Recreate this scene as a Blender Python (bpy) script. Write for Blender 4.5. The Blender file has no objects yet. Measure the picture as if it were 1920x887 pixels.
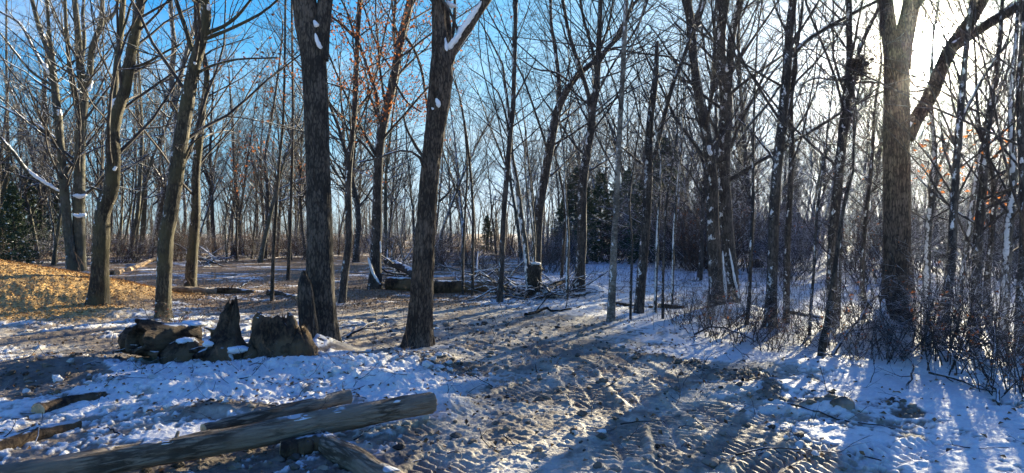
import bpy, math, random
import numpy as np
from mathutils import Vector

# ------------------------------------------------------------------ camera, world, sun, exposure
S = bpy.context.scene
COL = S.collection
F = 1250.0            # focal length in pixels of the 1920 wide photograph
CAMZ = 1.6
HOR = 435.0           # row of the horizon in the photograph
cam_d = bpy.data.cameras.new('camera')
cam = bpy.data.objects.new('camera', cam_d)
COL.objects.link(cam)
S.camera = cam
cam.location = (0, 0, CAMZ)
cam.rotation_euler = (math.radians(90), 0, 0)
cam_d.sensor_width = 36.0
cam_d.lens = 36.0 * F / 1920.0
cam_d.shift_y = (HOR - 443.5) / 1920.0
cam_d.clip_start = 0.05
cam_d.clip_end = 3000.0

SUN_AZ = math.atan2(1737 - 960, F)                      # clockwise from +Y
SUN_EL = math.atan2(HOR - 92, math.hypot(F, 1737 - 960))
SUN_DIR = (math.cos(SUN_EL) * math.sin(SUN_AZ), math.cos(SUN_EL) * math.cos(SUN_AZ), math.sin(SUN_EL))

W = bpy.data.worlds.new('World')
S.world = W
W.use_nodes = True
nt = W.node_tree
nt.nodes.clear()
def nd(t, kind, **kw):
    n = t.nodes.new(kind)
    for k, v in kw.items():
        setattr(n, k, v)
    return n
out = nd(nt, 'ShaderNodeOutputWorld')
bg = nd(nt, 'ShaderNodeBackground')
bg.inputs['Strength'].default_value = 0.13
sky = nd(nt, 'ShaderNodeTexSky', sky_type='NISHITA')
sky.sun_disc = False
sky.sun_elevation = SUN_EL
sky.sun_rotation = SUN_AZ
sky.air_density = 1.0
sky.dust_density = 0.6
sky.ozone_density = 3.0
tc = nd(nt, 'ShaderNodeTexCoord')
# thin high cloud, spread over the whole sky
mp = nd(nt, 'ShaderNodeMapping')
mp.inputs['Scale'].default_value = (2.2, 1.3, 7.0)
nt.links.new(tc.outputs['Generated'], mp.inputs['Vector'])
cn = nd(nt, 'ShaderNodeTexNoise')
cn.inputs['Scale'].default_value = 1.6
cn.inputs['Detail'].default_value = 8.0
cn.inputs['Roughness'].default_value = 0.55
cn.inputs['Distortion'].default_value = 0.4
nt.links.new(mp.outputs['Vector'], cn.inputs['Vector'])
cr = nd(nt, 'ShaderNodeMapRange', interpolation_type='SMOOTHSTEP')
cr.inputs['From Min'].default_value = 0.44
cr.inputs['From Max'].default_value = 0.78
cr.inputs['To Max'].default_value = 0.34
nt.links.new(cn.outputs['Fac'], cr.inputs['Value'])
mixc = nd(nt, 'ShaderNodeMix', data_type='RGBA')
nt.links.new(cr.outputs['Result'], mixc.inputs['Factor'])
hs = nd(nt, 'ShaderNodeHueSaturation')
hs.inputs['Saturation'].default_value = 1.06
def vmath(op, a, b):
    n = nd(nt, 'ShaderNodeVectorMath', operation=op)
    for i, v in enumerate((a, b)):
        if isinstance(v, tuple): n.inputs[i].default_value = v
        else: nt.links.new(v, n.inputs[i])
    return n.outputs['Vector']
# the phone's tone curve: the sky keeps its blue and does not burn out over half the frame
sq = vmath('MULTIPLY', sky.outputs['Color'], sky.outputs['Color'])
sk2 = vmath('MULTIPLY', vmath('DIVIDE', sq, vmath('ADD', sq, (11.0, 7.0, 3.5))), (1.05, 1.28, 1.50))
nt.links.new(sk2, hs.inputs['Color'])
nt.links.new(hs.outputs['Color'], mixc.inputs['A'])
mixc.inputs['B'].default_value = (1.5, 1.55, 1.58, 1)
# brightness of thin cloud round the sun
dt = nd(nt, 'ShaderNodeVectorMath', operation='DOT_PRODUCT')
nt.links.new(tc.outputs['Generated'], dt.inputs[0])
dt.inputs[1].default_value = SUN_DIR
mx0 = nd(nt, 'ShaderNodeMath', operation='MAXIMUM')
mx0.inputs[1].default_value = 0.0
nt.links.new(dt.outputs['Value'], mx0.inputs[0])
prev = mixc.outputs['Result']
for power, col, amt in ((24.0, (1.0, 0.96, 0.88), 0.1), (180.0, (1.0, 0.90, 0.66), 0.7), (1500.0, (1.0, 0.90, 0.62), 45.0), (9000.0, (1.0, 0.95, 0.8), 1200.0)):
    pw = nd(nt, 'ShaderNodeMath', operation='POWER')
    pw.inputs[1].default_value = power
    nt.links.new(mx0.outputs[0], pw.inputs[0])
    vm = nd(nt, 'ShaderNodeVectorMath', operation='SCALE')
    vm.inputs[0].default_value = tuple(c * amt for c in col)
    nt.links.new(pw.outputs[0], vm.inputs['Scale'])
    ad = nd(nt, 'ShaderNodeVectorMath', operation='ADD')
    nt.links.new(prev, ad.inputs[0])
    nt.links.new(vm.outputs['Vector'], ad.inputs[1])
    prev = ad.outputs['Vector']
nt.links.new(prev, bg.inputs['Color'])
nt.links.new(bg.outputs['Background'], out.inputs['Surface'])

sun_d = bpy.data.lights.new('sun', 'SUN')
sun_d.energy = 4.0
sun_d.angle = math.radians(0.5)
sun_d.color = (1.0, 0.90, 0.66)
sun = bpy.data.objects.new('sun', sun_d)
COL.objects.link(sun)
sun.rotation_euler = Vector(SUN_DIR).to_track_quat('Z', 'Y').to_euler()
sun.location = (30, 40, 30)

S.view_settings.view_transform = 'Standard'
S.view_settings.look = 'None'
S.view_settings.exposure = 2.75
S.view_settings.gamma = 1.0
S.render.engine = 'CYCLES'
S.cycles.max_bounces = 5
S.cycles.diffuse_bounces = 3
S.cycles.glossy_bounces = 1
S.cycles.transmission_bounces = 2
S.cycles.volume_bounces = 0
S.cycles.transparent_max_bounces = 4
S.cycles.sample_clamp_indirect = 4.0
S.cycles.use_denoising = True
GLARE_DENSITY = 0.00016

rng = np.random.default_rng(11)
random.seed(5)

# ------------------------------------------------------------------ numpy helpers
def _h(ix, iy, iz, seed):
    h = (ix.astype(np.uint32) * np.uint32(374761393) + iy.astype(np.uint32) * np.uint32(668265263)
         + iz.astype(np.uint32) * np.uint32(2147483647 - 5113) + np.uint32((seed * 974711 + 12345) & 0xffffffff))
    h = (h ^ (h >> np.uint32(13))) * np.uint32(1274126177)
    h = h ^ (h >> np.uint32(16))
    return (h & np.uint32(0xffffff)).astype(np.float64) / 16777216.0

def vnoise2(x, y, seed=0):
    ix = np.floor(x).astype(np.int64); iy = np.floor(y).astype(np.int64)
    fx = x - ix; fy = y - iy
    fx = fx * fx * fx * (fx * (fx * 6 - 15) + 10); fy = fy * fy * fy * (fy * (fy * 6 - 15) + 10)
    z = np.zeros_like(ix)
    a = _h(ix, iy, z, seed); b = _h(ix + 1, iy, z, seed); c = _h(ix, iy + 1, z, seed); d = _h(ix + 1, iy + 1, z, seed)
    return (a * (1 - fx) + b * fx) * (1 - fy) + (c * (1 - fx) + d * fx) * fy

def fbm2(x, y, oct=4, seed=0, gain=0.5, lac=2.03):
    s = 0.0; a = 1.0; t = 0.0
    for i in range(oct):
        s = s + a * vnoise2(x, y, seed + i * 17); t += a
        a *= gain
        x, y = (x * 0.8 - y * 0.6) * lac + 3.1, (x * 0.6 + y * 0.8) * lac + 7.7
    return s / t                                        # 0..1

def vnoise3(x, y, z, seed=0):
    ix = np.floor(x).astype(np.int64); iy = np.floor(y).astype(np.int64); iz = np.floor(z).astype(np.int64)
    fx = x - ix; fy = y - iy; fz = z - iz
    fx = fx * fx * (3 - 2 * fx); fy = fy * fy * (3 - 2 * fy); fz = fz * fz * (3 - 2 * fz)
    r = 0
    for dx in (0, 1):
        for dy in (0, 1):
            for dz in (0, 1):
                w = (fx if dx else 1 - fx) * (fy if dy else 1 - fy) * (fz if dz else 1 - fz)
                r = r + w * _h(ix + dx, iy + dy, iz + dz, seed)
    return r

def worley2(x, y, seed=0):
    ix = np.floor(x).astype(np.int64); iy = np.floor(y).astype(np.int64)
    best = np.full(x.shape, 9.0); z = np.zeros_like(ix); bid = np.zeros(x.shape)
    for dx in (-1, 0, 1):
        for dy in (-1, 0, 1):
            cx = ix + dx; cy = iy + dy
            px = cx + _h(cx, cy, z, seed); py = cy + _h(cx, cy, z, seed + 1)
            d = (px - x) ** 2 + (py - y) ** 2
            m = d < best
            best = np.where(m, d, best); bid = np.where(m, _h(cx, cy, z, seed + 2), bid)
    return np.sqrt(best), bid

def sstep(a, b, x):
    t = np.clip((x - a) / (b - a), 0, 1)
    return t * t * (3 - 2 * t)

def norm(v):
    return v / np.maximum(np.linalg.norm(v, axis=-1, keepdims=True), 1e-9)

# ------------------------------------------------------------------ mesh helpers
def mesh_from(name, parts, smooth=True):
    """parts: list of (verts (n,3), faces (m,k))"""
    vs = []; lv = []; lt = []; off = 0
    for V, Fc in parts:
        if len(V) == 0 or len(Fc) == 0:
            continue
        vs.append(np.asarray(V, dtype=np.float32))
        lv.append((np.asarray(Fc) + off).ravel())
        lt.append(np.full(len(Fc), np.asarray(Fc).shape[1], dtype=np.int32))
        off += len(V)
    me = bpy.data.meshes.new(name)
    if not vs:
        return me
    V = np.concatenate(vs); L = np.concatenate(lv).astype(np.int32); T = np.concatenate(lt)
    me.vertices.add(len(V)); me.vertices.foreach_set('co', V.ravel())
    me.loops.add(len(L)); me.loops.foreach_set('vertex_index', L)
    me.polygons.add(len(T))
    st = np.zeros(len(T), dtype=np.int32); st[1:] = np.cumsum(T)[:-1]
    me.polygons.foreach_set('loop_start', st)
    me.polygons.foreach_set('use_smooth', np.full(len(T), smooth))
    me.update(calc_edges=True)
    return me

def link(name, me, mat, parent=None, loc=None, kind=None, label=None, cat=None, group=None):
    o = bpy.data.objects.new(name, me)
    COL.objects.link(o)
    if mat is not None and len(me.materials) == 0:
        me.materials.append(mat)
    if parent is not None:
        o.parent = parent
    if loc is not None:
        o.location = loc
    if kind: o['kind'] = kind
    if label: o['label'] = label
    if cat: o['category'] = cat
    if group: o['group'] = group
    return o

def empty(name, loc, label, cat, group=None):
    o = bpy.data.objects.new(name, None)
    o.empty_display_size = 0.2
    COL.objects.link(o)
    o.location = loc
    o['label'] = label; o['category'] = cat
    if group: o['group'] = group
    return o

def copy_tree(o, parent=None):
    c = o.copy(); COL.objects.link(c)
    if parent is not None: c.parent = parent
    for ch in o.children:
        copy_tree(ch, c)
    return c

def tubes(P, R, sides, cap=False):
    """P (N,n,3), R (N,n) or (N,n,sides)"""
    P = np.asarray(P, dtype=np.float64); N, n, _ = P.shape
    T = np.empty_like(P)
    T[:, 1:-1] = P[:, 2:] - P[:, :-2]; T[:, 0] = P[:, 1] - P[:, 0]; T[:, -1] = P[:, -1] - P[:, -2]
    T = norm(T)
    D = norm(P[:, -1] - P[:, 0])
    ref = np.where(np.abs(D[:, 2:3]) > 0.6, np.array([[0, 1.0, 0]]), np.array([[0, 0, 1.0]]))[:, None, :]
    U = norm(np.cross(T, np.broadcast_to(ref, T.shape))); Vv = np.cross(T, U)
    a = np.arange(sides) * 2 * math.pi / sides
    R = np.asarray(R)
    if R.ndim == 2: R = R[:, :, None]
    ring = (U[:, :, None, :] * np.cos(a)[None, None, :, None] + Vv[:, :, None, :] * np.sin(a)[None, None, :, None]) * R[..., None]
    V = (P[:, :, None, :] + ring).reshape(-1, 3)
    i = np.arange(n - 1)[:, None]; k = np.arange(sides)[None, :]; k2 = (k + 1) % sides
    q = np.stack([i * sides + k, i * sides + k2, (i + 1) * sides + k2, (i + 1) * sides + k], -1).reshape(-1, 4)
    Fq = (q[None] + (np.arange(N) * n * sides)[:, None, None]).reshape(-1, 4)
    res = [(V, Fq)]
    return res

def catmull(pts, m):
    pts = np.asarray(pts, dtype=float)
    if len(pts) == 2:
        t = np.linspace(0, 1, m)[:, None]
        return pts[0] * (1 - t) + pts[1] * t
    p = np.vstack([2 * pts[0] - pts[1], pts, 2 * pts[-1] - pts[-2]])
    seg = np.linalg.norm(np.diff(pts[:, :3], axis=0), axis=1); cum = np.concatenate([[0], np.cumsum(seg)]); cum /= cum[-1]
    out_ = []
    for t in np.linspace(0, 1, m):
        i = min(np.searchsorted(cum, t, side='right') - 1, len(pts) - 2)
        u = (t - cum[i]) / max(cum[i + 1] - cum[i], 1e-9)
        a, b, c, d = p[i], p[i + 1], p[i + 2], p[i + 3]
        out_.append(0.5 * ((2 * b) + (-a + c) * u + (2 * a - 5 * b + 4 * c - d) * u * u + (-a + 3 * b - 3 * c + d) * u ** 3))
    return np.array(out_)

def grow(r, p0, d0, L, r0, n, wander, trop, tip=0.25, sag=0.0):
    N = len(p0); P = np.zeros((N, n, 3)); P[:, 0] = p0; d = norm(d0); st = (L / (n - 1))[:, None]
    bias = r.normal(size=(N, 3)) * wander * 0.5
    for i in range(1, n):
        d = norm(d + r.normal(size=(N, 3)) * wander + bias + np.array([0, 0, 1.0]) * trop)
        P[:, i] = P[:, i - 1] + d * st
    t = np.linspace(0, 1, n)[None]
    R = r0[:, None] * (1 - t * (1 - tip))
    return P, R

def kids(r, P, R, k, t0=0.2, t1=1.0, ang=(0.5, 1.0), ratio=0.5, rr=0.6, n=4, wander=0.15, trop=0.05, rmin=0.004, tip=0.4, up=0.0, lmin=0.1):
    N, m, _ = P.shape
    seg = np.linalg.norm(np.diff(P, axis=1), axis=2); L = seg.sum(1)
    idx = np.repeat(np.arange(N), k)
    t = t0 + (t1 - t0) * ((np.tile(np.arange(k), N) + r.random(N * k)) / k)
    s = np.clip(t * (m - 1), 0, m - 1.001); i = s.astype(int); f = (s - i)[:, None]
    p = P[idx, i] * (1 - f) + P[idx, i + 1] * f
    tan = norm(P[idx, i + 1] - P[idx, i])
    rad = R[idx, i] * (1 - f[:, 0]) + R[idx, i + 1] * f[:, 0]
    rv = norm(np.cross(tan, r.normal(size=(N * k, 3)))); rv[:, 2] += up; rv = norm(rv - tan * (rv * tan).sum(1, keepdims=True))
    a = r.uniform(ang[0], ang[1], N * k)[:, None]
    d = tan * np.cos(a) + rv * np.sin(a)
    ln = np.maximum(L[idx] * ratio * (1.2 - 0.75 * t) * r.uniform(0.55, 1.25, N * k), lmin)
    r0 = np.maximum(np.minimum(rad * rr, 0.02 * ln + 0.003), rmin)
    return grow(r, p, d, ln, r0, n, wander, trop, tip)

# ------------------------------------------------------------------ materials
def mat_new(name):
    m = bpy.data.materials.new(name); m.use_nodes = True
    t = m.node_tree; t.nodes.clear()
    o = nd(t, 'ShaderNodeOutputMaterial'); b = nd(t, 'ShaderNodeBsdfPrincipled')
    t.links.new(b.outputs['BSDF'], o.inputs['Surface'])
    b.inputs['Roughness'].default_value = 0.85
    b.inputs['Specular IOR Level'].default_value = 0.25
    return m, t, b, o

def bark(name, c1, c2, moss=None, snow=0.6, plaster=0.0, sc=24.0, stretch=0.22, along_x=False, bump=0.6, thr=0.45):
    m, t, b, o = mat_new(name)
    L = t.links.new
    co = nd(t, 'ShaderNodeTexCoord')
    mp = nd(t, 'ShaderNodeMapping'); mp.inputs['Scale'].default_value = (0.14, 1, 1) if along_x else (1, 1, stretch)
    L(co.outputs['Object'], mp.inputs['Vector'])
    n1 = nd(t, 'ShaderNodeTexNoise'); n1.inputs['Scale'].default_value = sc; n1.inputs['Detail'].default_value = 8; n1.inputs['Roughness'].default_value = 0.75
    L(mp.outputs['Vector'], n1.inputs['Vector'])
    ramp = nd(t, 'ShaderNodeValToRGB')
    ramp.color_ramp.elements[0].position = 0.42; ramp.color_ramp.elements[0].color = (*c1, 1)
    ramp.color_ramp.elements[1].position = 0.62; ramp.color_ramp.elements[1].color = (*c2, 1)
    mpv = nd(t, 'ShaderNodeMapping'); mpv.inputs['Scale'].default_value = (0.14, 1, 1) if along_x else (1, 1, min(stretch * 1.6, 1)); L(co.outputs['Object'], mpv.inputs['Vector'])
    vor = nd(t, 'ShaderNodeTexVoronoi', feature='DISTANCE_TO_EDGE'); vor.inputs['Scale'].default_value = sc * 1.1; L(mpv.outputs['Vector'], vor.inputs['Vector'])
    vcl = nd(t, 'ShaderNodeMapRange'); vcl.inputs['From Max'].default_value = 0.22; vcl.inputs['To Min'].default_value = -0.10 if (stretch < 0.45 or along_x) else -0.015; vcl.inputs['To Max'].default_value = 0.04 if (stretch < 0.45 or along_x) else 0.01; L(vor.outputs['Distance'], vcl.inputs['Value'])
    nb = nd(t, 'ShaderNodeTexNoise'); nb.inputs['Scale'].default_value = 3.5; nb.inputs['Detail'].default_value = 6; L(co.outputs['Object'], nb.inputs['Vector'])
    nbm = nd(t, 'ShaderNodeMath', operation='MULTIPLY_ADD'); L(nb.outputs['Fac'], nbm.inputs[0]); nbm.inputs[1].default_value = 0.5; nbm.inputs[2].default_value = -0.25
    s_a = nd(t, 'ShaderNodeMath', operation='ADD'); L(n1.outputs['Fac'], s_a.inputs[0]); L(vcl.outputs['Result'], s_a.inputs[1])
    s_b = nd(t, 'ShaderNodeMath', operation='ADD'); L(s_a.outputs[0], s_b.inputs[0]); L(nbm.outputs[0], s_b.inputs[1])
    L(s_b.outputs[0], ramp.inputs['Fac'])
    colr = ramp.outputs['Color']
    n2 = nd(t, 'ShaderNodeTexNoise'); n2.inputs['Scale'].default_value = 2.2; n2.inputs['Detail'].default_value = 4
    L(co.outputs['Object'], n2.inputs['Vector'])
    if moss:
        mr = nd(t, 'ShaderNodeMapRange', interpolation_type='SMOOTHSTEP'); mr.inputs['From Min'].default_value = 0.42; mr.inputs['From Max'].default_value = 0.62; mr.inputs['To Max'].default_value = 0.8
        L(n2.outputs['Fac'], mr.inputs['Value'])
        mm = nd(t, 'ShaderNodeMix', data_type='RGBA'); L(mr.outputs['Result'], mm.inputs['Factor']); L(colr, mm.inputs['A']); mm.inputs['B'].default_value = (*moss, 1)
        colr = mm.outputs['Result']
    # snow that lies on upward faces, in broken patches, and snow blown onto the bark
    ge = nd(t, 'ShaderNodeNewGeometry'); sx = nd(t, 'ShaderNodeSeparateXYZ'); L(ge.outputs['Normal'], sx.inputs[0])
    n3 = nd(t, 'ShaderNodeTexNoise'); n3.inputs['Scale'].default_value = 4.5; n3.inputs['Detail'].default_value = 3
    L(co.outputs['Object'], n3.inputs['Vector'])
    a1 = nd(t, 'ShaderNodeMath', operation='MULTIPLY_ADD'); L(n3.outputs['Fac'], a1.inputs[0]); a1.inputs[1].default_value = 1.6; a1.inputs[2].default_value = -0.8
    a2 = nd(t, 'ShaderNodeMath', operation='ADD'); L(a1.outputs[0], a2.inputs[0]); L(sx.outputs['Z'], a2.inputs[1])
    s1 = nd(t, 'ShaderNodeMapRange', interpolation_type='SMOOTHSTEP'); s1.inputs['From Min'].default_value = thr; s1.inputs['From Max'].default_value = thr + 0.12; s1.inputs['To Max'].default_value = snow
    L(a2.outputs[0], s1.inputs['Value'])
    fac = s1.outputs['Result']
    if plaster > 0:
        dp = nd(t, 'ShaderNodeVectorMath', operation='DOT_PRODUCT'); L(ge.outputs['Normal'], dp.inputs[0]); dp.inputs[1].default_value = (-0.75, -0.6, 0.25)
        mp2 = nd(t, 'ShaderNodeMapping'); mp2.inputs['Scale'].default_value = (1, 1, 0.7); L(co.outputs['Object'], mp2.inputs['Vector'])
        n4 = nd(t, 'ShaderNodeTexNoise'); n4.inputs['Scale'].default_value = 9.0; n4.inputs['Detail'].default_value = 8; n4.inputs['Roughness'].default_value = 0.72; L(mp2.outputs['Vector'], n4.inputs['Vector'])
        a3 = nd(t, 'ShaderNodeMath', operation='MULTIPLY_ADD'); L(dp.outputs['Value'], a3.inputs[0]); a3.inputs[1].default_value = 0.30; L(n4.outputs['Fac'], a3.inputs[2])
        s2 = nd(t, 'ShaderNodeMapRange', interpolation_type='SMOOTHSTEP'); s2.inputs['From Min'].default_value = 0.95 - 0.22 * plaster; s2.inputs['From Max'].default_value = 0.99 - 0.22 * plaster
        L(a3.outputs[0], s2.inputs['Value'])
        mxx = nd(t, 'ShaderNodeMath', operation='MAXIMUM'); L(fac, mxx.inputs[0]); L(s2.outputs['Result'], mxx.inputs[1]); fac = mxx.outputs[0]
    ms = nd(t, 'ShaderNodeMix', data_type='RGBA'); L(fac, ms.inputs['Factor']); L(colr, ms.inputs['A']); ms.inputs['B'].default_value = (0.80, 0.80, 0.79, 1)
    L(ms.outputs['Result'], b.inputs['Base Color'])
    if bump > 0:
        bp = nd(t, 'ShaderNodeBump'); bp.inputs['Strength'].default_value = bump; bp.inputs['Distance'].default_value = 0.05
        ah = nd(t, 'ShaderNodeMath', operation='ADD'); L(s_a.outputs[0], ah.inputs[0]); L(fac, ah.inputs[1])
        L(ah.outputs[0], bp.inputs['Height']); L(bp.outputs['Normal'], b.inputs['Normal'])
    return m

M = {}
M['bark_dark'] = bark('bark_dark', (0.028, 0.023, 0.018), (0.13, 0.105, 0.08), snow=0.9, sc=26, thr=0.75)
M['bark_furrow'] = bark('bark_furrow', (0.035, 0.025, 0.018), (0.17, 0.125, 0.09), snow=0.95, sc=34, stretch=0.16, thr=0.7)
M['bark_moss'] = bark('bark_moss', (0.032, 0.026, 0.018), (0.13, 0.105, 0.068), moss=(0.09, 0.075, 0.036), snow=0.95, plaster=0.5, thr=0.6)
M['bark_beech'] = bark('bark_beech', (0.05, 0.045, 0.034), (0.135, 0.12, 0.09), moss=(0.095, 0.085, 0.05), snow=0.95, plaster=0.45, sc=9, stretch=0.5, bump=0.3, thr=0.45)
M['bark_snowy'] = bark('bark_snowy', (0.05, 0.045, 0.04), (0.17, 0.15, 0.12), snow=0.95, plaster=1.0, thr=0.5)
M['bark_grey'] = bark('bark_grey', (0.035, 0.03, 0.027), (0.125, 0.105, 0.088), snow=0.9, plaster=0.55, thr=0.55)
M['bark_pale'] = bark('bark_pale', (0.09, 0.08, 0.065), (0.30, 0.26, 0.21), snow=0.95, plaster=0.6, sc=12, stretch=1.5, thr=0.5)
M['twig'] = bark('twig', (0.035, 0.030, 0.028), (0.095, 0.08, 0.07), snow=0.75, bump=0, sc=10, thr=0.85)
M['twig_snowy'] = bark('twig_snowy', (0.04, 0.035, 0.032), (0.10, 0.085, 0.075), snow=0.9, bump=0, sc=10, thr=0.56)
M['twig_red'] = bark('twig_red', (0.07, 0.045, 0.033), (0.15, 0.10, 0.07), snow=0.9, bump=0, sc=10, thr=0.85)
M['log_bark'] = bark('log_bark', (0.10, 0.075, 0.05), (0.44, 0.345, 0.24), moss=(0.36, 0.28, 0.195), snow=0.9, sc=30, stretch=1.0, thr=1.1, bump=0.9, along_x=True)
M['rotten'] = bark('rotten', (0.028, 0.018, 0.012), (0.15, 0.095, 0.055), moss=(0.20, 0.13, 0.07), snow=0.95, sc=18, stretch=0.5, bump=1.0, thr=0.86)

def simple(name, c1, c2, sc=20, rough=0.9, bump=0.3, transl=0.0, obj=True):
    m, t, b, o = mat_new(name); L = t.links.new
    co = nd(t, 'ShaderNodeTexCoord'); n1 = nd(t, 'ShaderNodeTexNoise'); n1.inputs['Scale'].default_value = sc; n1.inputs['Detail'].default_value = 4
    L(co.outputs['Object'], n1.inputs['Vector'])
    rp = nd(t, 'ShaderNodeValToRGB'); rp.color_ramp.elements[0].position = 0.35; rp.color_ramp.elements[1].position = 0.65
    rp.color_ramp.elements[0].color = (*c1, 1); rp.color_ramp.elements[1].color = (*c2, 1)
    L(n1.outputs['Fac'], rp.inputs['Fac']); L(rp.outputs['Color'], b.inputs['Base Color']); b.inputs['Roughness'].default_value = rough
    if bump:
        bp = nd(t, 'ShaderNodeBump'); bp.inputs['Strength'].default_value = bump; bp.inputs['Distance'].default_value = 0.02
        L(n1.outputs['Fac'], bp.inputs['Height']); L(bp.outputs['Normal'], b.inputs['Normal'])
    if transl:
        tr = nd(t, 'ShaderNodeBsdfTranslucent'); L(rp.outputs['Color'], tr.inputs['Color'])
        mx = nd(t, 'ShaderNodeMixShader'); mx.inputs[0].default_value = transl
        L(b.outputs['BSDF'], mx.inputs[1]); L(tr.outputs['BSDF'], mx.inputs[2]); L(mx.outputs[0], o.inputs['Surface'])
    return m
M['snow'] = simple('snow', (0.76, 0.76, 0.75), (0.86, 0.86, 0.85), sc=9, bump=0.5)
M['snow_clod'] = simple('snow_clod', (0.48, 0.45, 0.40), (0.82, 0.80, 0.77), sc=3, bump=0.6)
M['mud_clod'] = simple('mud_clod', (0.045, 0.032, 0.022), (0.30, 0.25, 0.19), sc=3, bump=0.8)
M['dead_leaf'] = simple('dead_leaf', (0.17, 0.055, 0.025), (0.36, 0.14, 0.055), sc=5, bump=0, transl=0.45)
M['orange_leaf'] = simple('orange_leaf', (0.26, 0.08, 0.028), (0.45, 0.17, 0.05), sc=5, bump=0, transl=0.5)
M['litter_leaf'] = simple('litter_leaf', (0.09, 0.045, 0.022), (0.33, 0.19, 0.09), sc=8, bump=0)
M['wood_chip'] = simple('wood_chip', (0.28, 0.15, 0.045), (0.58, 0.36, 0.14), sc=6, bump=0)
M['cut_wood'] = simple('cut_wood', (0.42, 0.26, 0.13), (0.66, 0.47, 0.27), sc=14, bump=0.3)
M['pale_bark'] = simple('pale_bark', (0.30, 0.19, 0.10), (0.55, 0.38, 0.22), sc=10, bump=0.4)
M['needle'] = simple('needle', (0.02, 0.035, 0.016), (0.085, 0.115, 0.06), sc=3, bump=0)

# ------------------------------------------------------------------ ground
def G(px, py):
    """point on the flat ground that the photograph shows at pixel (px, py)"""
    Y = CAMZ * F / (py - HOR)
    return np.array([(px - 960) / F * Y, Y])

def at(px, py, Y):
    return np.array([(px - 960) / F * Y, Y, CAMZ + (HOR - py) / F * Y])

def blob(x, y, px, py, rx, ry, soft=0.5, ang=0.0):
    c = G(px, py); wx = rx * c[1] / F
    wy = (G(px, max(py - ry, 452))[1] - G(px, py + ry)[1]) / 2
    dx = x - c[0]; dy = y - c[1]
    if ang:
        ca, sa = math.cos(ang), math.sin(ang); dx, dy = dx * ca + dy * sa, -dx * sa + dy * ca
    d = np.sqrt((dx / wx) ** 2 + (dy / wy) ** 2)
    return 1 - sstep(1 - soft, 1 + soft, d)

def polydist(x, y, pts):
    """distance to a world polyline and length along it"""
    best = np.full(x.shape, 1e9); sbest = np.zeros(x.shape); sd = np.zeros(x.shape); acc = 0.0
    for a, b in zip(pts[:-1], pts[1:]):
        v = b - a; l = np.linalg.norm(v); u = v / l
        t = np.clip((x - a[0]) * u[0] + (y - a[1]) * u[1], 0, l)
        cx = a[0] + u[0] * t; cy = a[1] + u[1] * t
        d = np.hypot(x - cx, y - cy); m = d < best
        side = (x - a[0]) * u[1] - (y - a[1]) * u[0]
        best = np.where(m, d, best); sbest = np.where(m, acc + t, sbest); sd = np.where(m, np.sign(side), sd)
        acc += l
    return best, sbest, sd

BERM = [G(1120, 630), G(1210, 655), G(1300, 682), G(1400, 722), G(1490, 762), G(1600, 782)]
TRACKS = [([G(975, 640), G(985, 690), G(1010, 760), G(1052, 887), G(1075, 960)], 0.20, 0.085),
          ([G(1030, 640), G(1075, 700), G(1130, 780), G(1185, 887), G(1210, 960)], 0.21, 0.09),
          ([G(1150, 660), G(1230, 710), G(1330, 770), G(1470, 887), G(1530, 960)], 0.22, 0.085),
          ([G(1090, 655), G(1150, 700), G(1230, 770), G(1310, 887), G(1340, 960)], 0.20, 0.08),
          ([G(1010, 720), G(900, 765), G(770, 830), G(660, 900), G(600, 960)], 0.22, 0.09),
          ([G(1120, 760), G(1010, 800), G(880, 850), G(760, 930)], 0.20, 0.08),
          ([G(1460, 780), G(1380, 820), G(1300, 860), G(1200, 930)], 0.20, 0.085),
          ([G(1700, 800), G(1560, 840), G(1430, 900), G(1350, 960)], 0.20, 0.085),
          ([G(720, 590), G(860, 605), G(980, 640), G(1080, 690)], 0.25, 0.11),
          ([G(640, 600), G(800, 625), G(930, 665), G(1040, 730)], 0.25, 0.11),
          ([G(1760, 830), G(1640, 866), G(1500, 925)], 0.18, 0.08)]
TREES_XY = []   # filled below for melted bowls and drifts (x, y, radius)
BANKS = [(597, 668, 62, 14, 0.20), (500, 700, 150, 22, 0.10), (690, 700, 120, 24, 0.13), (800, 690, 70, 20, 0.13), (740, 730, 120, 20, 0.09),
         (360, 735, 150, 22, 0.08), (845, 765, 50, 16, 0.10), (1648, 648, 62, 22, 0.34), (1690, 640, 60, 16, 0.22), (1385, 590, 60, 10, 0.22), (190, 595, 70, 9, 0.10),
         (1110, 552, 30, 5, 0.25), (1500, 690, 120, 18, 0.10), (1750, 690, 150, 20, 0.12), (1560, 770, 60, 14, 0.10), (1420, 735, 120, 16, 0.10), (80, 700, 150, 22, 0.14), (420, 775, 120, 12, 0.10)]

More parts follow.
